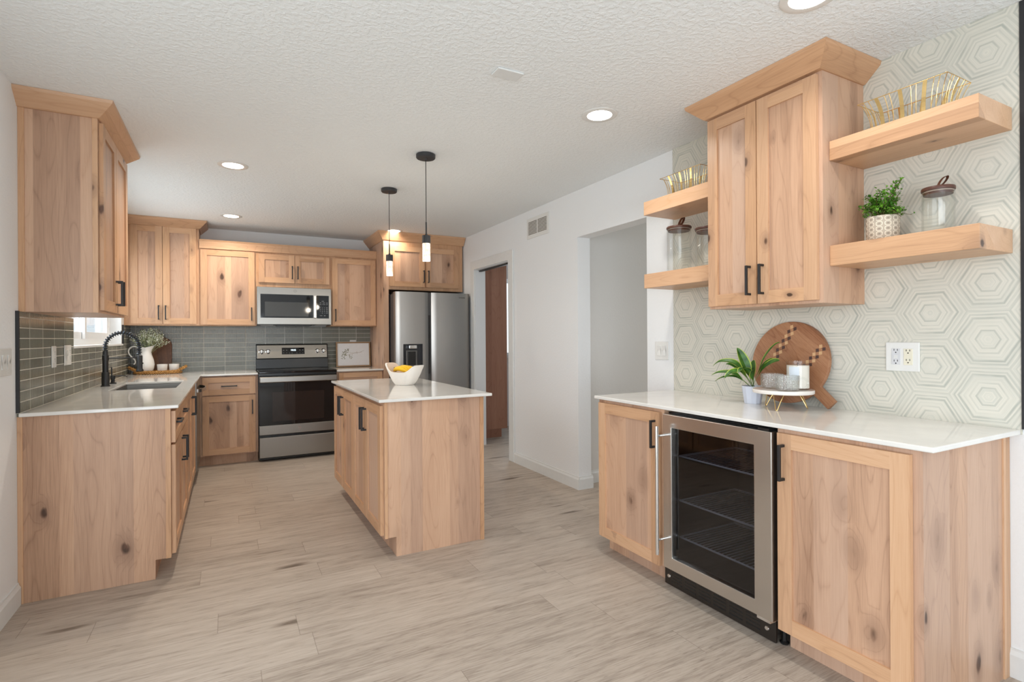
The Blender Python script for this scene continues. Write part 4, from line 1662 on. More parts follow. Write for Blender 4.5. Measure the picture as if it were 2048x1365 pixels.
plate(FR(W - 0.006), 5.383, 1.155, 0.128, 0.122, 'white double outlet plate on the hexagon wall with grey and ivory receptacles', 'outlet', [(-0.023, 'gfci'), (0.023, 'ivory')])
plate(fw, 3.971, 1.153, 0.122, 0.120, 'white two-rocker switch plate beside the hallway opening', 'light switch', [(-0.023, 'rocker'), (0.023, 'rocker')])
plate(FL(0.010), -2.718, 1.153, 0.080, 0.122, 'narrow white outlet plate on the left tile, nearer the room', 'outlet', [(0, 'white')])
plate(FL(0.010), -2.425, 1.155, 0.150, 0.122, 'wide white outlet and switch plate on the left tile, nearer the window', 'outlet', [(-0.035, 'rocker'), (0.035, 'white')])
plate(FL(0.0), -3.425, 1.150, 0.150, 0.122, 'white switch plate on the left wall beside the black tile edge', 'light switch', [(-0.035, 'rocker'), (0.030, 'rocker')])
plate(FB(-0.010), 2.214, 1.165, 0.076, 0.120, 'white outlet plate peeking above the botanical print frame', 'outlet', [(0, 'white')])

# pantry cabinet seen through the doorway
t = thing('pantry_cabinet', 'tall reddish stained pantry cabinet seen through the doorway', 'cabinet', (3.8, -0.33, 0))
bm = NB()
prism(bm, [(3.524, 0.105), (3.524, 2.30), (3.975, 2.30), (3.975, 0.105)], lambda p, q, s: (p, s, q), -0.66, -0.005)
link('side_panel', bm, DARKZ, t)
link('toe_base', bx(3.524, 3.90, -0.645, -0.005, 0.0, 0.105), DARKZ, t)

# ------------------------------------------------------------------ things on the back left counter
TX, TY = 0.262, -0.215
t = thing('woven_tray', 'oval braided straw tray in the back left counter corner', 'tray', (TX, TY, CT))
bm = NB()
lathe(bm, [(0, 0.001), (0.098, 0.001), (0.104, 0.006), (0.098, 0.010), (0, 0.010)], (TX, TY, CT), 40, sx=2.0)
link('tray_base', bm, STRAW, t)
for s in range(2):
    bm = NB()
    pts = []
    for k in range(160):
        a = 2 * math.pi * k / 160
        ca = abs(math.cos(a))
        rise = 0.030 + 0.060 * max(0, (ca - 0.80) / 0.20) ** 1.3
        ph = 44 * a + s * math.pi
        rr = 1 + 0.06 * math.cos(ph)
        out = 1 + 0.25 * (rise - 0.03) / 0.06
        pts.append((TX + 0.205 * out * 0.93 * math.cos(a) * (1 + 0.02 * math.cos(ph)), TY + 0.104 * math.sin(a) * rr, CT + rise * 0.75 + 0.008 * math.sin(ph)))
    tube(bm, pts, 0.0095, 6, closed=True)
    link('braided_rim', bm, STRAW, t, smooth=True)
bm = NB()
pts = []
for k in range(120):
    a = 2 * math.pi * k / 120
    pts.append((TX + 0.197 * math.cos(a), TY + 0.100 * math.sin(a), CT + 0.0135))
tube(bm, pts, 0.012, 6, closed=True)
link('braided_rim', bm, STRAW, t, smooth=True)
TZ = CT + 0.0105
# pitcher
px, py = 0.160, -0.215
t = thing('ceramic_pitcher', 'white glazed ceramic pitcher holding pale flower sprigs', 'pitcher', (px, py, TZ))
bm = NB()
prof = [(0, 0.0), (0.050, 0.0), (0.056, 0.006), (0.070, 0.050), (0.0745, 0.085), (0.068, 0.130), (0.054, 0.175), (0.047, 0.205), (0.050, 0.235), (0.062, 0.270),
        (0.059, 0.270), (0.046, 0.235), (0.043, 0.205), (0.050, 0.175), (0.064, 0.130), (0.070, 0.085), (0.055, 0.020), (0, 0.012)]
lathe(bm, prof, (px, py, TZ), 40)
for v in bm.verts:
    h = v.co.z - TZ
    if h > 0.19:
        dx, dy = v.co.x - px, v.co.y - py
        ang = math.atan2(dy, dx)
        k = (h - 0.19) / 0.08
        sp = max(0, math.cos(ang)) ** 6
        v.co.x += 0.022 * sp * k * k
        v.co.z += (0.012 * sp - 0.016 * (1 - abs(math.cos(ang)))) * k * k
link('body', bm, PORCELAIN, t, smooth=True)
bm = NB()
pts = [(px - 0.047, py, TZ + 0.236), (px - 0.075, py, TZ + 0.262), (px - 0.112, py, TZ + 0.262), (px - 0.138, py, TZ + 0.235), (px - 0.138, py, TZ + 0.20),
       (px - 0.118, py, TZ + 0.165), (px - 0.092, py, TZ + 0.135), (px - 0.085, py, TZ + 0.108), (px - 0.098, py, TZ + 0.088)]


def smooth_path(pts, n=6):
    P = [Vector(p) for p in pts]
    out = []
    for i in range(len(P) - 1):
        p0, p1, p2, p3 = P[max(i - 1, 0)], P[i], P[i + 1], P[min(i + 2, len(P) - 1)]
        for k in range(n):
            s = k / n
            out.append(0.5 * ((2 * p1) + (p2 - p0) * s + (2 * p0 - 5 * p1 + 4 * p2 - p3) * s * s + (-p0 + 3 * p1 - 3 * p2 + p3) * s ** 3))
    out.append(P[-1])
    return out


sp = smooth_path(pts)
tube(bm, sp, [0.0085 - 0.0025 * i / len(sp) for i in range(len(sp))], 10)
link('handle', bm, PORCELAIN, t, smooth=True)
# flowers
t = thing('flower_bouquet', 'loose bunch of pale green sprigs with tiny white blossoms in the pitcher', 'flowers', (px, py, TZ + 0.2))
R2 = random.Random(11)
stems, leaves, blos = NB(), NB(), NB()


def blade(bm, base, direction, length, width, up=None, mi=0, bend=0.0, n=3):
    d = Vector(direction).normalized()
    side = d.cross(Vector((0, 0, 1)) if abs(d.z) < 0.95 else Vector((1, 0, 0))).normalized()
    if up is not None:
        side = Vector(up)
    nr = side.cross(d).normalized()
    prev = None
    for k in range(n + 1):
        s = k / n
        w = width * math.sin(math.pi * min(0.98, 0.06 + s * 0.92)) * 0.5
        c = Vector(base) + d * length * s + nr * bend * s * s
        a, b = bm.verts.new(c - side * w), bm.verts.new(c + side * w)
        if prev:
            bm.faces.new((prev[0], prev[1], b, a)).material_index = mi
        prev = (a, b)


for k in range(58):
    a = R2.uniform(0, 2 * math.pi)
    el = R2.uniform(0.15, 1.0)
    spread = (1 - el) * 0.16 + 0.035
    tip = Vector((px + 0.028 + math.cos(a) * spread + R2.uniform(-.02, .03), py + math.sin(a) * spread * 0.62, TZ + 0.275 + el * 0.20))
    tip.z = min(tip.z, 1.366)
    tip.y = min(tip.y, -0.06)
    tip.x = max(tip.x, 0.03)
    b0 = Vector((px + R2.uniform(-.02, .02), py + R2.uniform(-.02, .02), TZ + 0.16))
    mid = (b0 + tip) / 2 + Vector((0, 0, 0.02))
    q = smooth_path([b0, mid, tip], 4)
    tube(stems, q, 0.0009, 4)
    for j in range(16):
        s = R2.uniform(0.5, 1.0)
        p = q[min(len(q) - 1, int(s * (len(q) - 1)))] + Vector((R2.uniform(-.016, .016), R2.uniform(-.016, .016), R2.uniform(-.012, .012)))
        dr_ = Vector((R2.uniform(-1, 1), R2.uniform(-1, 1), R2.uniform(-.2, 1)))
        blade(leaves, p, dr_, R2.uniform(.013, .028), R2.uniform(.005, .009))
    for j in range(15):
        s = R2.uniform(0.65, 1.0)
        p = q[min(len(q) - 1, int(s * (len(q) - 1)))] + Vector((R2.uniform(-.02, .02), R2.uniform(-.02, .02), R2.uniform(-.01, .015)))
        bmesh.ops.create_icosphere(blos, subdivisions=1, radius=R2.uniform(.0026, .0050), matrix=Matrix.Translation(p))
link('stem_bundle', stems, LEAF_PALE, t, kind='stuff')
link('foliage', leaves, LEAF_PALE, t, kind='stuff')
link('blossom_spray', blos, BLOSSOM, t, kind='stuff')
# two ribbed cups
cups = []
for k, (cx_, lab) in enumerate(((0.298, 'small white ribbed cup on the straw tray next to the pitcher'), (0.397, 'small white ribbed cup nearest the right end of the straw tray'))):
    if k == 0:
        bm = NB()
        prof = [(0, 0.0), (0.034, 0.0), (0.041, 0.008), (0.046, 0.085), (0.0435, 0.085), (0.038, 0.012), (0, 0.008)]
        segs = 64
        lathe(bm, prof, (cx_, -0.225, TZ), segs)
        for v in bm.verts:
            h = v.co.z - TZ
            r = Vector((v.co.x - cx_, v.co.y + 0.225))
            if 0.004 < h < 0.08 and r.length > 0.0385:
                pass
        o = link('ceramic_cup', bm, PORCELAIN, smooth=True, at=(cx_, -0.225, TZ))
        c0 = o
    else:
        o = c0.copy()
        COL.objects.link(o)
        o.location = (cx_, -0.205, TZ)
    setp(o, lab, 'cup', 'white cups on the tray')
# walnut board leaning in the corner
t = thing('cutting_board', 'arched dark walnut cutting board leaning on the tile behind the cups', 'cutting board', (0.27, -0.06, TZ))
bm = NB()
ol = [(-0.088, 0.0), (0.088, 0.0)]
for k in range(17):
    a = math.pi * k / 16
    ol.append((0.088 * math.cos(a), 0.27 + 0.088 * math.sin(a)))
lean = math.radians(8)
prism(bm, ol, lambda p, q, s: (0.279 + p, -0.074 + q * math.sin(lean) + s * math.cos(lean) * -1, TZ + 0.003 + q * math.cos(lean) - s * math.sin(lean) * -1 * -1), 0.0, 0.016)
link('board', bm, WALNUT, t, bevel=0.002)

# --- framed botanical print
t = thing('framed_print', 'wood-framed botanical print leaning on the tile right of the range', 'picture', (2.2, -0.07, CT))
ln_ = math.radians(5)


class Lean:
    def __init__(s, x, y, z, a):
        s.x, s.y, s.z, s.a = x, y, z, a

    def __call__(s, u, z, n):
        return Vector((s.x + u, s.y + z * math.sin(s.a) - n * math.cos(s.a), s.z + z * math.cos(s.a) + n * math.sin(s.a)))

    def haxis(s):
        return 'X'


lf = Lean(2.005, -0.075, CT + 0.002, ln_)
bm = NB()
A = [(0, 0), (0.402, 0), (0.402, 0.297), (0, 0.297)]
B_ = [(0.016, 0.016), (0.386, 0.016), (0.386, 0.281), (0.016, 0.281)]
vo = [bm.verts.new(lf(u, z, 0.018)) for u, z in A]
vi = [bm.verts.new(lf(u, z, 0.018)) for u, z in B_]
wo = [bm.verts.new(lf(u, z, 0.0)) for u, z in A]
wi = [bm.verts.new(lf(u, z, 0.0)) for u, z in B_]
for k in range(4):
    l = (k + 1) % 4
    for q in ((vo[k], vo[l], vi[l], vi[k]), (wo[k], wi[k], wi[l], wo[l]), (vo[k], wo[k], wo[l], vo[l]), (vi[k], vi[l], wi[l], wi[k])):
        bm.faces.new(q)
link('frame', bm, FRAMEWOOD, t, bevel=0.002)
mt = link('paper_mat', fbox(NB(), lf, 0.0155, 0.3865, 0.0155, 0.2815, 0.002, 0.008), PAPER, t)
bm = NB()
R3 = random.Random(5)
for (cu, cz, n_) in ((0.095, 0.165, 22), (0.125, 0.185, 16), (0.085, 0.125, 18), (0.165, 0.12, 10)):
    for k in range(n_):
        u, z = cu + R3.uniform(-.024, .024), cz + R3.uniform(-.028, .028)
        a = R3.uniform(0, 6.28)
        L_, w_ = R3.uniform(.007, .013), R3.uniform(.002, .004)
        q = [bm.verts.new(lf(u + L_ * math.cos(a + da) * s, z + L_ * math.sin(a + da) * s, 0.0083)) for da, s in ((0, 1), (1.57, w_ / L_), (3.14, 1), (4.71, w_ / L_))]
        bm.faces.new(q)
link('leaf_print', bm, INKLEAF, mt, kind='stuff')
bm = NB()
for a, b in (((0.10, 0.13), (0.17, 0.155)), ((0.13, 0.18), (0.18, 0.165)), ((0.17, 0.155), (0.30, 0.175)), ((0.18, 0.165), (0.27, 0.170)), ((0.24, 0.185), (0.245, 0.150)), ((0.15, 0.15), (0.165, 0.09)), ((0.27, 0.170), (0.33, 0.195))):
    d_ = Vector((b[0] - a[0], b[1] - a[1])).normalized()
    w_ = Vector((-d_.y, d_.x)) * 0.0009
    q = [bm.verts.new(lf(p[0] + s * w_.x, p[1] + s * w_.y, 0.0085)) for p, s in ((a, 1), (b, 1), (b, -1), (a, -1))]
    bm.faces.new(q)
link('stem_print', bm, INKSTEM, mt, kind='stuff')

# ------------------------------------------------------------------ bowl of bananas on the island
bxc, byc = 2.02, -2.775
t = thing('dough_bowl', 'whitewashed boat-shaped wooden bowl with raised ends on the island', 'bowl', (bxc, byc, CT))
ux = Vector((math.cos(-0.98), math.sin(-0.98), 0))
uy = Vector((-ux.y, ux.x, 0))


def bowl_pt(a, s, inner=0.0):
    """a around, s 0 bottom centre .. 1 rim"""
    ca, sa = math.cos(a), math.sin(a)
    L_ = 0.062 + (0.132 - 0.062) * s ** 0.75 if s > 0.30 else 0.062 * s / 0.30
    B2 = 0.050 + (0.088 - 0.050) * s ** 0.75 if s > 0.30 else 0.050 * s / 0.30
    if s > 0.30:
        q = (s - 0.30) / 0.70
        L_ = 0.064 + 0.082 * q ** 0.75
        B2 = 0.046 + 0.042 * q ** 0.6
        top = 0.094 + 0.056 * (3 * abs(ca) ** 2.8 - 2 * abs(ca) ** 4.2) + (0.010 if ca < 0 else -0.004) * abs(ca)
        z = top * q
    else:
        z = 0.0
    L_ -= inner
    B2 -= inner
    if inner and s <= 0.30:
        L_ = max(L_, 0.0) if s > 0 else 0
        B2 = max(B2, 0.0) if s > 0 else 0
    zz = z + (inner if s < 0.95 else 0)
    e = 0.62
    p = ux * (L_ * (abs(ca) ** e) * (1 if ca >= 0 else -1)) + uy * (B2 * (abs(sa) ** e) * (1 if sa >= 0 else -1))
    return Vector((bxc, byc, CT + 0.0005 + zz)) + p


bm = NB()
NSEG = 48
ss = [0.30, 0.36, 0.45, 0.56, 0.68, 0.80, 0.91, 1.0]
rings = [[bm.verts.new(bowl_pt(2 * math.pi * k / NSEG, s)) for k in range(NSEG)] for s in ss]
inr = [[bm.verts.new(bowl_pt(2 * math.pi * k / NSEG, s, 0.010)) for k in range(NSEG)] for s in ss[::-1]]
rings += inr
for p, q in zip(rings, rings[1:]):
    for k in range(NSEG):
        l = (k + 1) % NSEG
        f = bm.faces.new((p[k], p[l], q[l], q[k]))
        if p in inr:
            f.material_index = 1
bm.faces.new(rings[0][::-1])
f = bm.faces.new(rings[-1])
f.material_index = 1
link('bowl_body', bm, [BOWLW, BOWLIN], t, smooth=True)
t = thing('banana_bunch', 'bunch of yellow bananas in the whitewashed bowl', 'bananas', (bxc, byc, CT + 0.06))
ctr = Vector((bxc, byc, CT + 0.078)) - ux * 0.066
for k in range(5):
    off = (k - 2) * 0.023
    pts = []
    for j in range(9):
        s = j / 8
        pts.append(ctr + ux * (-0.012 + 0.135 * s + 0.006 * k) + uy * (off * (0.55 + 0.45 * math.sin(math.pi * s))) + Vector((0, 0, 0.012 + 0.032 * math.sin(math.pi * (s * 0.85 + 0.12)) + 0.004 * (2 - abs(k - 2)))))
    bm = NB()
    tube(bm, pts, [0.006, 0.0125, 0.0155, 0.0165, 0.0168, 0.0165, 0.015, 0.010, 0.004], 10)
    link('banana', bm, BANANA, t, smooth=True)
bm = NB()
tube(bm, [ctr + ux * -0.012 + Vector((0, 0, 0.022)), ctr + ux * -0.024 + Vector((0, 0, 0.036)), ctr + ux * -0.028 + Vector((0, 0, 0.048))], [0.011, 0.009, 0.006], 8)
link('stem', bm, STEMG, t, smooth=True)

# ------------------------------------------------------------------ bar shelf things


def gold_basket(cx_, cy_, zb, label):
    t = thing('wire_basket', label, 'basket', (cx_, cy_, zb), 'gold wire baskets on the top shelves')
    bxh, byh, txh, tyh, h = 0.068, 0.126, 0.088, 0.153, 0.112

    def rect(hx, hy, z):
        return [(cx_ - hx, cy_ - hy, zb + z), (cx_ + hx, cy_ - hy, zb + z), (cx_ + hx, cy_ + hy, zb + z), (cx_ - hx, cy_ + hy, zb + z)]
    for nm, r in (('top_rim', rect(txh, tyh, h)), ('bottom_rim', rect(bxh, byh, 0.0028))):
        bm = NB()
        tube(bm, r, 0.0017, 6, closed=True)
        link(nm, bm, GOLD, t)
    link('base_plate', bx(cx_ - bxh + 0.004, cx_ + bxh - 0.004, cy_ - byh + 0.004, cy_ + byh - 0.004, zb + 0.0015, zb + 0.003), GOLD, t)

    def side(s, out_sign, axis):
        """curved profile from base to rim, s along the side in -1..1"""
        pts = []
        for k in range(7):
            q = k / 6
            e = q ** 2.2
            hx, hy = bxh + (txh - bxh) * e, byh + (tyh - byh) * e
            if axis == 'X':
                pts.append(Vector((cx_ + out_sign * hx, cy_ + s * hy, zb + 0.003 + (h - 0.003) * q)))
            else:
                pts.append(Vector((cx_ + s * hx, cy_ + out_sign * hy, zb + 0.003 + (h - 0.003) * q)))
        return pts
    for sgn in (-1, 1):
        for s in (-1.0, -0.86, -0.74, -0.36, -0.24, 0.24, 0.36, 0.74, 0.86):
            bm = NB()
            tube(bm, side(s, sgn, 'X'), 0.0013, 5)
            link('wire', bm, GOLD, t)
        for s in (-0.55, 0.0, 0.55):
            bm = NB()
            pr = side(s, sgn, 'X')
            w = 0.0068
            rows_ = [[bm.verts.new(p + Vector((dx, dy, 0))) for dx, dy in ((0, -w), (0, w), (0.0012 * sgn, w), (0.0012 * sgn, -w))] for p in pr]
            for a, b in zip(rows_, rows_[1:]):
                for k in range(4):
                    bm.faces.new((a[k], a[(k + 1) % 4], b[(k + 1) % 4], b[k]))
            bm.faces.new(rows_[0][::-1])
            bm.faces.new(rows_[-1])
            link('flat_strip', bm, GOLD, t)
        for s in (-1.0, -0.62, -0.42, 0.42, 0.62) if sgn < 0 else (1.0, -0.62, -0.42, 0.42, 0.62):
            bm = NB()
            tube(bm, side(s, sgn, 'Y'), 0.0013, 5)
            link('wire', bm, GOLD, t)
        bm = NB()
        pr = side(0.0, sgn, 'Y')
        w = 0.0068
        rows_ = [[bm.verts.new(p + Vector((dx, dy, 0))) for dx, dy in ((-w, 0), (w, 0), (w, 0.0012 * sgn), (-w, 0.0012 * sgn))] for p in pr]
        for a, b in zip(rows_, rows_[1:]):
            for k in range(4):
                bm.faces.new((a[k], a[(k + 1) % 4], b[(k + 1) % 4], b[k]))
        bm.faces.new(rows_[0][::-1])
        bm.faces.new(rows_[-1])
        link('flat_strip', bm, GOLD, t)
    return t


b0 = gold_basket(3.225, -5.497, 2.0692, 'gold wire basket on the top shelf right of the bar cabinet')
kids = [o for o in bpy.data.objects if o.parent == b0]
c = b0.copy()
COL.objects.link(c)
c.location = (3.232, -4.372, 2.0692)
c['label'] = 'gold wire basket on the top shelf left of the bar cabinet'
for ch in kids:
    d = ch.copy()
    COL.objects.link(d)
    d.parent = c


def glass_jar(x, y, zb, r, h, label, ang):
    t = thing('glass_jar', label, 'jar', (x, y, zb), 'lidded glass jars on the lower shelves')
    bm = NB()
    lathe(bm, [(0, 0.001), (r * 0.93, 0.001), (r, 0.008), (r, h)], (x, y, zb), 40)
    link('glass_body', bm, GLASS, t, smooth=True)
    bm = NB()
    lathe(bm, [(0, 0.010), (r * 0.86, 0.010), (r * 0.93, 0.016), (r * 0.94, h)], (x, y, zb), 40)
    link('glass_inner_wall', bm, GLASS, t, smooth=True)
    bm = NB()
    lathe(bm, [(0, h - 0.014), (r * 0.90, h - 0.014), (r * 0.90, h), (r * 1.02, h), (r * 1.04, h + 0.003), (r * 1.04, h + 0.010), (r * 1.01, h + 0.013), (0, h + 0.013)], (x, y, zb), 40)
    lid = link('lid', bm, LIDWOOD, t, smooth=True)
    bm = NB()
    lathe(bm, [(r * 0.90, h - 0.006), (r * 0.955, h - 0.006), (r * 0.955, h - 0.001), (r * 0.90, h - 0.001)], (x, y, zb), 40, close=True)
    link('seal_ring', bm, SEAL, lid, smooth=True)
    # leather loop standing on the lid, tilted
    bm = NB()
    k_ = r / 0.052
    ca, sa = math.cos(ang), math.sin(ang)
    rows_ = []
    n = 18
    for j in range(n + 1):
        s = j / n
        a = -math.pi / 2 + 2 * math.pi * s
        lx, lz = 0.013 * math.cos(a) * (0.4 + 0.6 * math.sin(math.pi * s)), 0.024 + 0.024 * math.sin(a)
        lean_ = lz * 0.75
        q = []
        for w in (-0.0065, 0.0065):
            for th in (0, 0.0016):
                rr = 1 - th / 0.02
                hx, hy = (lx * rr + lean_), w
                q.append(bm.verts.new((x + k_ * (hx * ca - hy * sa), y + k_ * (hx * sa + hy * ca), zb + h + 0.0125 + k_ * (lz * (1 if th == 0 else 0.96) + (0.001 if th else 0)))))
        rows_.append((q[0], q[2], q[3], q[1]))
    for a, b in zip(rows_, rows_[1:]):
        for k in range(4):
            bm.faces.new((a[k], a[(k + 1) % 4], b[(k + 1) % 4], b[k]))
    bm.faces.new(rows_[0][::-1])
    bm.faces.new(rows_[-1])
    link('leather_loop', bm, LEATHER, lid, smooth=True)
    return t


SZ = 1.6272
glass_jar(3.272, -5.562, SZ, 0.051, 0.168, 'lidded glass jar with leather loop beside the leafy pot plant', -0.42)
j1 = glass_jar(3.265, -4.250, SZ, 0.070, 0.262, 'taller lidded glass jar at the open left end of the shelf', 0.2)
j2 = glass_jar(3.255, -4.485, SZ, 0.074, 0.212, 'shorter lidded glass jar partly hidden behind the bar cabinet door', 0.2)

# shrub in stamped pot
t = thing('potted_shrub', 'small leafy green plant in a stamped grey pot on the lower right shelf', 'potted plant', (3.262, -5.372, SZ))
bm = NB()
lathe(bm, [(0, 0), (0.054, 0), (0.057, 0.004), (0.0585, 0.100), (0.055, 0.106), (0.051, 0.100), (0.050, 0.092), (0, 0.092)], (3.262, -5.372, SZ), 40)
link('pot', bm, POTM, t, smooth=True)
R4 = random.Random(3)
bm = NB()
st_ = NB()
for k in range(70):
    a = R4.uniform(0, 2 * math.pi)
    el = R4.uniform(0.0, 1.0)
    rr = R4.uniform(0.4, 1.0)
    tip = Vector((3.262 + math.cos(a) * 0.088 * rr * (1 - el * 0.35), -5.372 + math.sin(a) * 0.105 * rr * (1 - el * 0.35), SZ + 0.098 + el * 0.105 + 0.022 * (1 - rr)))
    if k in (3, 9, 15, 21):
        tip = Vector((3.275, -5.425 + R4.uniform(-.015, .01), SZ + 0.235 + R4.uniform(-.02, .02)))
    tip.x = min(tip.x, W - 0.035)
    tip.y = min(tip.y, -5.2325 - 0.028)
    base = Vector((3.262 + R4.uniform(-.025, .025), -5.372 + R4.uniform(-.025, .025), SZ + 0.092))
    mid = (base + tip) / 2 + Vector((0, 0, 0.02))
    q = smooth_path([base, mid, tip], 6)
    tube(st_, q, 0.0011, 4)
    for j in range(26):
        p = q[R4.randint(4, len(q) - 1)] + Vector((R4.uniform(-.010, .010), R4.uniform(-.010, .010), R4.uniform(-.008, .010)))
        p.y = min(p.y, -5.2325 - 0.016)
        p.x = min(p.x, W - 0.022)
        blade(bm, p, (R4.uniform(-1, 1), R4.uniform(-1, 1), R4.uniform(-.3, .9)), R4.uniform(.008, .015), R4.uniform(.006, .010), bend=R4.uniform(-.002, .002))
link('foliage', bm, LEAF_SHRUB, t, kind='stuff')
link('stem_bundle', st_, STEMG, t, kind='stuff')

# ------------------------------------------------------------------ bar counter things
# round acacia board, handle pointing down to the right, leaning on the wall
t = thing('serving_board', 'round acacia serving board with checkered inlay leaning on the hexagon wall', 'serving board', (3.34, -4.89, CT))
RB = 0.204
leanb = math.radians(8)


class Board:
    """u along -Y from the disc centre, z up the leaning board, n towards the room"""

    def __call__(s, u, z, n):
        h = z - LOWB
        return Vector((3.338 + h * math.sin(leanb) - n * math.cos(leanb), -4.892 - u, CT + 0.0015 + h * math.cos(leanb) + n * math.sin(leanb) * 0 + 0.0))

    def haxis(s):
        return 'Y'


LOWB = -0.212
bd = Board()
ha = math.radians(-40)          # handle direction in (u, z)
hd_ = Vector((math.cos(ha), math.sin(ha)))
hp = Vector((-hd_.y, hd_.x))
ol = []
w = 0.0255
L_end = 0.300
a_half = math.asin(w / RB)
for k in range(61):
    a = ha + a_half + (2 * math.pi - 2 * a_half) * k / 60
    ol.append((RB * math.cos(a), RB * math.sin(a)))
for s, e in ((-1, L_end), (1, L_end)):
    p = hd_ * e + hp * (w * 0.95) * s
    ol.append((p.x, p.y))
lowest = min(q for p, q in ol)
bm = NB()
prism(bm, ol, lambda p, q, s: bd(p, q, s), 0.0, 0.022)
# object space turned so the grain runs across the board
brd = link('board', bm, ACACIA, t, bevel=0.002)
LIGHTI, DARKI = plain('maple_inlay', lin(206, 166, 122), 0.45), plain('wenge_inlay', lin(74, 48, 42), 0.45)
for nm, mt_, off_ in (('inlay_light', LIGHTI, 0), ('inlay_dark', DARKI, 1)):
    for (c0, c1, n_) in (((0.020, 0.185), (-0.075, 0.02), 7), ((0.175, 0.085), (0.085, -0.03), 6)):
        bm = NB()
        a_, b_ = Vector(c0), Vector(c1)
        d_ = (b_ - a_).normalized()
        e_ = Vector((-d_.y, d_.x))
        for k in range(n_):
            for side_ in (-1, 1):
                if (k + (side_ > 0)) % 2 != off_:
                    continue
                c = a_.lerp(b_, (k + 0.5) / n_)
                hl = (b_ - a_).length / n_ * 0.62
                pts = [c, c + e_ * side_ * 0.011 - d_ * hl * 0.9 + d_ * hl * 0.2, c + e_ * side_ * 0.021, c + e_ * side_ * 0.010 + d_ * hl * 0.8]
                bm.faces.new([bm.verts.new(bd(p.x, p.y, 0.0223)) for p in pts])
        link(nm, bm, mt_, brd, kind='stuff')

# marble stand with gold hairpin legs
SX, SY = 3.185, -4.975
t = thing('cake_stand', 'round white marble stand on gold hairpin legs in front of the round board', 'stand', (SX, SY, CT))
bm = NB()
lathe(bm, [(0, 0.075), (0.1305, 0.075), (0.132, 0.077), (0.132, 0.090), (0.1305, 0.092), (0, 0.092)], (SX, SY, CT), 56)
link('marble_top', bm, MARBLE, t, smooth=True)
for k in range(3):
    a = math.radians(200 + 120 * k)
    ca, sa = math.cos(a), math.sin(a)

    def hp_(r, s, z):
        return (SX + ca * r - sa * s, SY + sa * r + ca * s, CT + z)
    bm = NB()
    tube(bm, smooth_path([hp_(0.072, -0.024, 0.075), hp_(0.090, -0.012, 0.038), hp_(0.104, -0.004, 0.006), hp_(0.106, 0.0, 0.0026), hp_(0.104, 0.004, 0.006), hp_(0.090, 0.012, 0.038), hp_(0.072, 0.024, 0.075)], 4), 0.0022, 6)
    link('leg', bm, GOLD, t, smooth=True)
STZ = CT + 0.0922
# candle
kx, ky = 3.245, -5.010
t = thing('candle_jar', 'glass candle jar with pale label on the marble stand behind the mugs', 'candle', (kx, ky, STZ))
bm = NB()
lathe(bm, [(0, 0.001), (0.046, 0.001), (0.050, 0.006), (0.050, 0.132)], (kx, ky, STZ), 40)
link('glass_body', bm, GLASS, t, smooth=True)
bm = NB()
lathe(bm, [(0, 0.006), (0.0475, 0.006), (0.0475, 0.112), (0, 0.110)], (kx, ky, STZ), 36)
link('wax', bm, WAX, t, smooth=True)
bm = NB()
lathe(bm, [(0, 0.110), (0.0012, 0.110), (0.0012, 0.124), (0, 0.124)], (kx, ky, STZ), 8)
link('wick', bm, BLACKPL, t)
bm = NB()
va = math.atan2(-6.577 - ky, 0.8785 - kx) - 0.35
q = []
for j in range(9):
    a = va + (j - 4) * 0.115
    q.append([bm.verts.new((kx + 0.0506 * math.cos(a), ky + 0.0506 * math.sin(a), STZ + z)) for z in (0.045, 0.106)])
for a, b in zip(q, q[1:]):
    bm.faces.new((a[0], b[0], b[1], a[1]))
link('paper_label', bm, LABELW, t, smooth=True)


# hobnail mugs
def mug(x, y, lab, ang):
    t = thing('glass_mug', lab, 'mug', (x, y, STZ), 'hobnail glass mugs on the marble stand')
    bm = NB()
    prof = [(0, 0.001), (0.044, 0.001), (0.049, 0.006), (0.0505, 0.070), (0.0485, 0.070), (0.047, 0.010), (0, 0.007)]
    lathe(bm, prof, (x, y, STZ), 48)
    link('glass_body', bm, HOBGLASS, t, smooth=True)
    ca, sa = math.cos(ang), math.sin(ang)
    bm = NB()
    pts = [(x + ca * r, y + sa * r, STZ + z) for r, z in ((0.049, 0.058), (0.066, 0.060), (0.080, 0.050), (0.084, 0.036), (0.078, 0.021), (0.064, 0.013), (0.049, 0.014))]
    tube(bm, smooth_path(pts, 5), 0.0048, 8)
    link('handle', bm, GLASS, t, smooth=True)
    return t


mug(3.130, -5.035, 'hobnail glass mug at the front of the marble stand, handle to the right', math.radians(-68))
mug(3.175, -4.925, 'hobnail glass mug behind the front mug, next to the lily plant', math.radians(150))

# lily plant in a faceted pot
gx, gy = 3.240, -4.768
t = thing('potted_lily', 'leafy green and yellow-edged plant in a pale faceted pot on the bar', 'potted plant', (gx, gy, CT))
bm = NB()
n = 12
lev = [(0.040, 0.0), (0.053, 0.088), (0.048, 0.088), (0.044, 0.075)]
rings = []
for r, z in lev:
    rings.append([bm.verts.new((gx + r * math.cos(2 * math.pi * k / n), gy + r * math.sin(2 * math.pi * k / n), CT + 0.0005 + z)) for k in range(n)])
for p, q in zip(rings, rings[1:]):
    for k in range(n):
        bm.faces.new((p[k], p[(k + 1) % n], q[(k + 1) % n], q[k]))
bm.faces.new(rings[0][::-1])
bm.faces.new(rings[-1])
link('pot', bm, POTGREY, t)
bm = NB()
lathe(bm, [(0, 0.0765), (0.043, 0.0765), (0.043, 0.074), (0, 0.074)], (gx, gy, CT), 20)
link('soil', bm, SOIL, t)


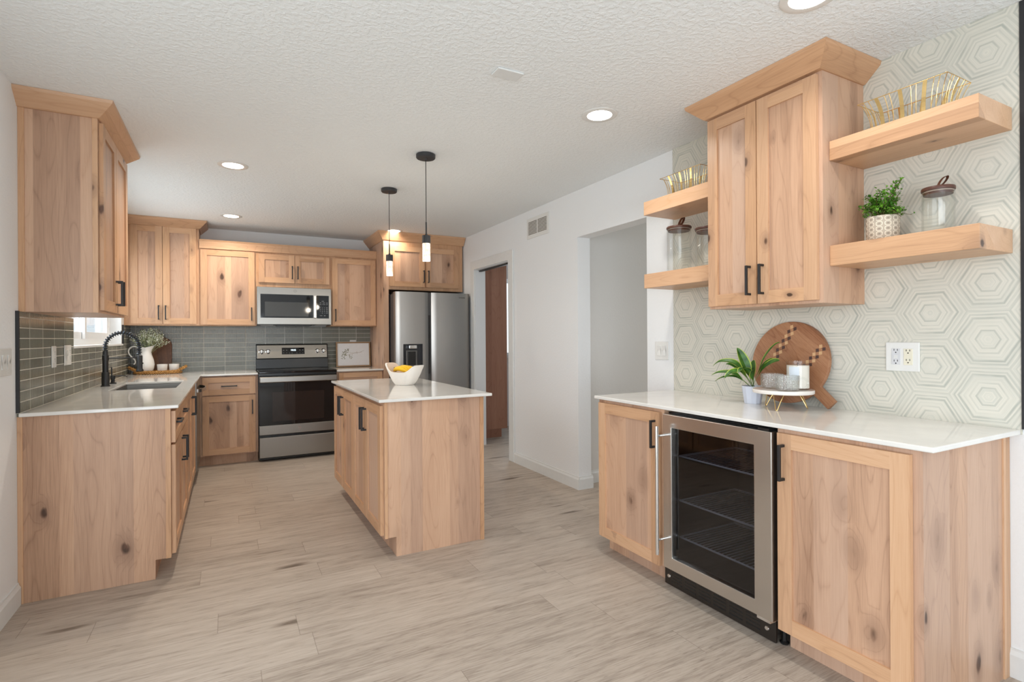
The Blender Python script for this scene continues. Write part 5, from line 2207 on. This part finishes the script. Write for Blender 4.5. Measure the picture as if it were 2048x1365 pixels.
def lily_leaf(tip, arch, width, twist=0.0):
    """strap leaf from the pot centre to tip (world), arching by arch; pale margin"""
    base = Vector((gx + rnd.uniform(-.008, .008), gy + rnd.uniform(-.008, .008), CT + 0.078))
    tip = Vector(tip)
    mid = (base + tip) / 2 + Vector((0, 0, arch))
    pth = smooth_path([base, base.lerp(mid, 0.55) + Vector((0, 0, arch * 0.25)), mid, mid.lerp(tip, 0.6) + Vector((0, 0, arch * 0.22)), tip], 5)
    bm = NB()
    prev = None
    m_ = len(pth) - 1
    view = (CAM_AT - base).normalized()
    for k, p in enumerate(pth):
        s = k / m_
        tg = (pth[min(k + 1, m_)] - pth[max(k - 1, 0)]).normalized()
        side = tg.cross(Vector((0, 0, 1)))
        side = side.normalized() if side.length > 0.2 else Vector((0, 1, 0))
        up_ = side.cross(tg).normalized()
        side = (side * math.cos(twist) + up_ * math.sin(twist)).normalized()
        nr = side.cross(tg).normalized()
        w = 0.0035 + (width - 0.0035) * math.sin(math.pi * max(0, (s - 0.22) / 0.78) ** 0.75) if s > 0.22 else 0.0035
        if k == m_:
            w = 0.0006
        w *= 0.5
        row = [bm.verts.new(p + side * w * f_ + nr * (abs(f_) * w * 0.35)) for f_ in (-1, -0.82, 0, 0.82, 1)]
        if prev:
            for j in range(4):
                fc = bm.faces.new((prev[j], prev[j + 1], row[j + 1], row[j]))
                fc.material_index = 1 if j in (0, 3) else 0
        prev = row
    link('leaf', bm, [LEAF_LILY, LEAF_EDGE], t, smooth=True)


X0 = 3.215
for tip, arch, w_, tw in (((X0 - 0.02, -4.712, 1.186), 0.015, 0.042, 0.9), ((X0 - 0.03, -4.565, 1.085), 0.075, 0.030, 0.5), ((X0 - 0.02, -4.640, 1.098), 0.035, 0.026, 0.5),
                          ((X0 - 0.05, -4.570, 1.035), 0.045, 0.028, 0.4), ((X0 - 0.06, -4.602, 1.005), 0.042, 0.022, 0.3), ((X0 - 0.10, -4.700, 1.030), 0.060, 0.034, 0.4),
                          ((X0 - 0.01, -4.945, 1.128), 0.035, 0.038, -0.8), ((X0 + 0.06, -4.900, 1.215), 0.050, 0.022, -0.5), ((X0 + 0.03, -4.890, 1.130), 0.040, 0.026, -0.6),
                          ((X0 - 0.06, -4.845, 1.085), 0.025, 0.036, -0.9), ((X0 - 0.08, -4.765, 1.060), 0.055, 0.036, 0.0), ((X0 + 0.07, -4.740, 1.120), 0.03, 0.024, 0.6)):
    lily_leaf(tip, arch, w_ * 1.4, tw)
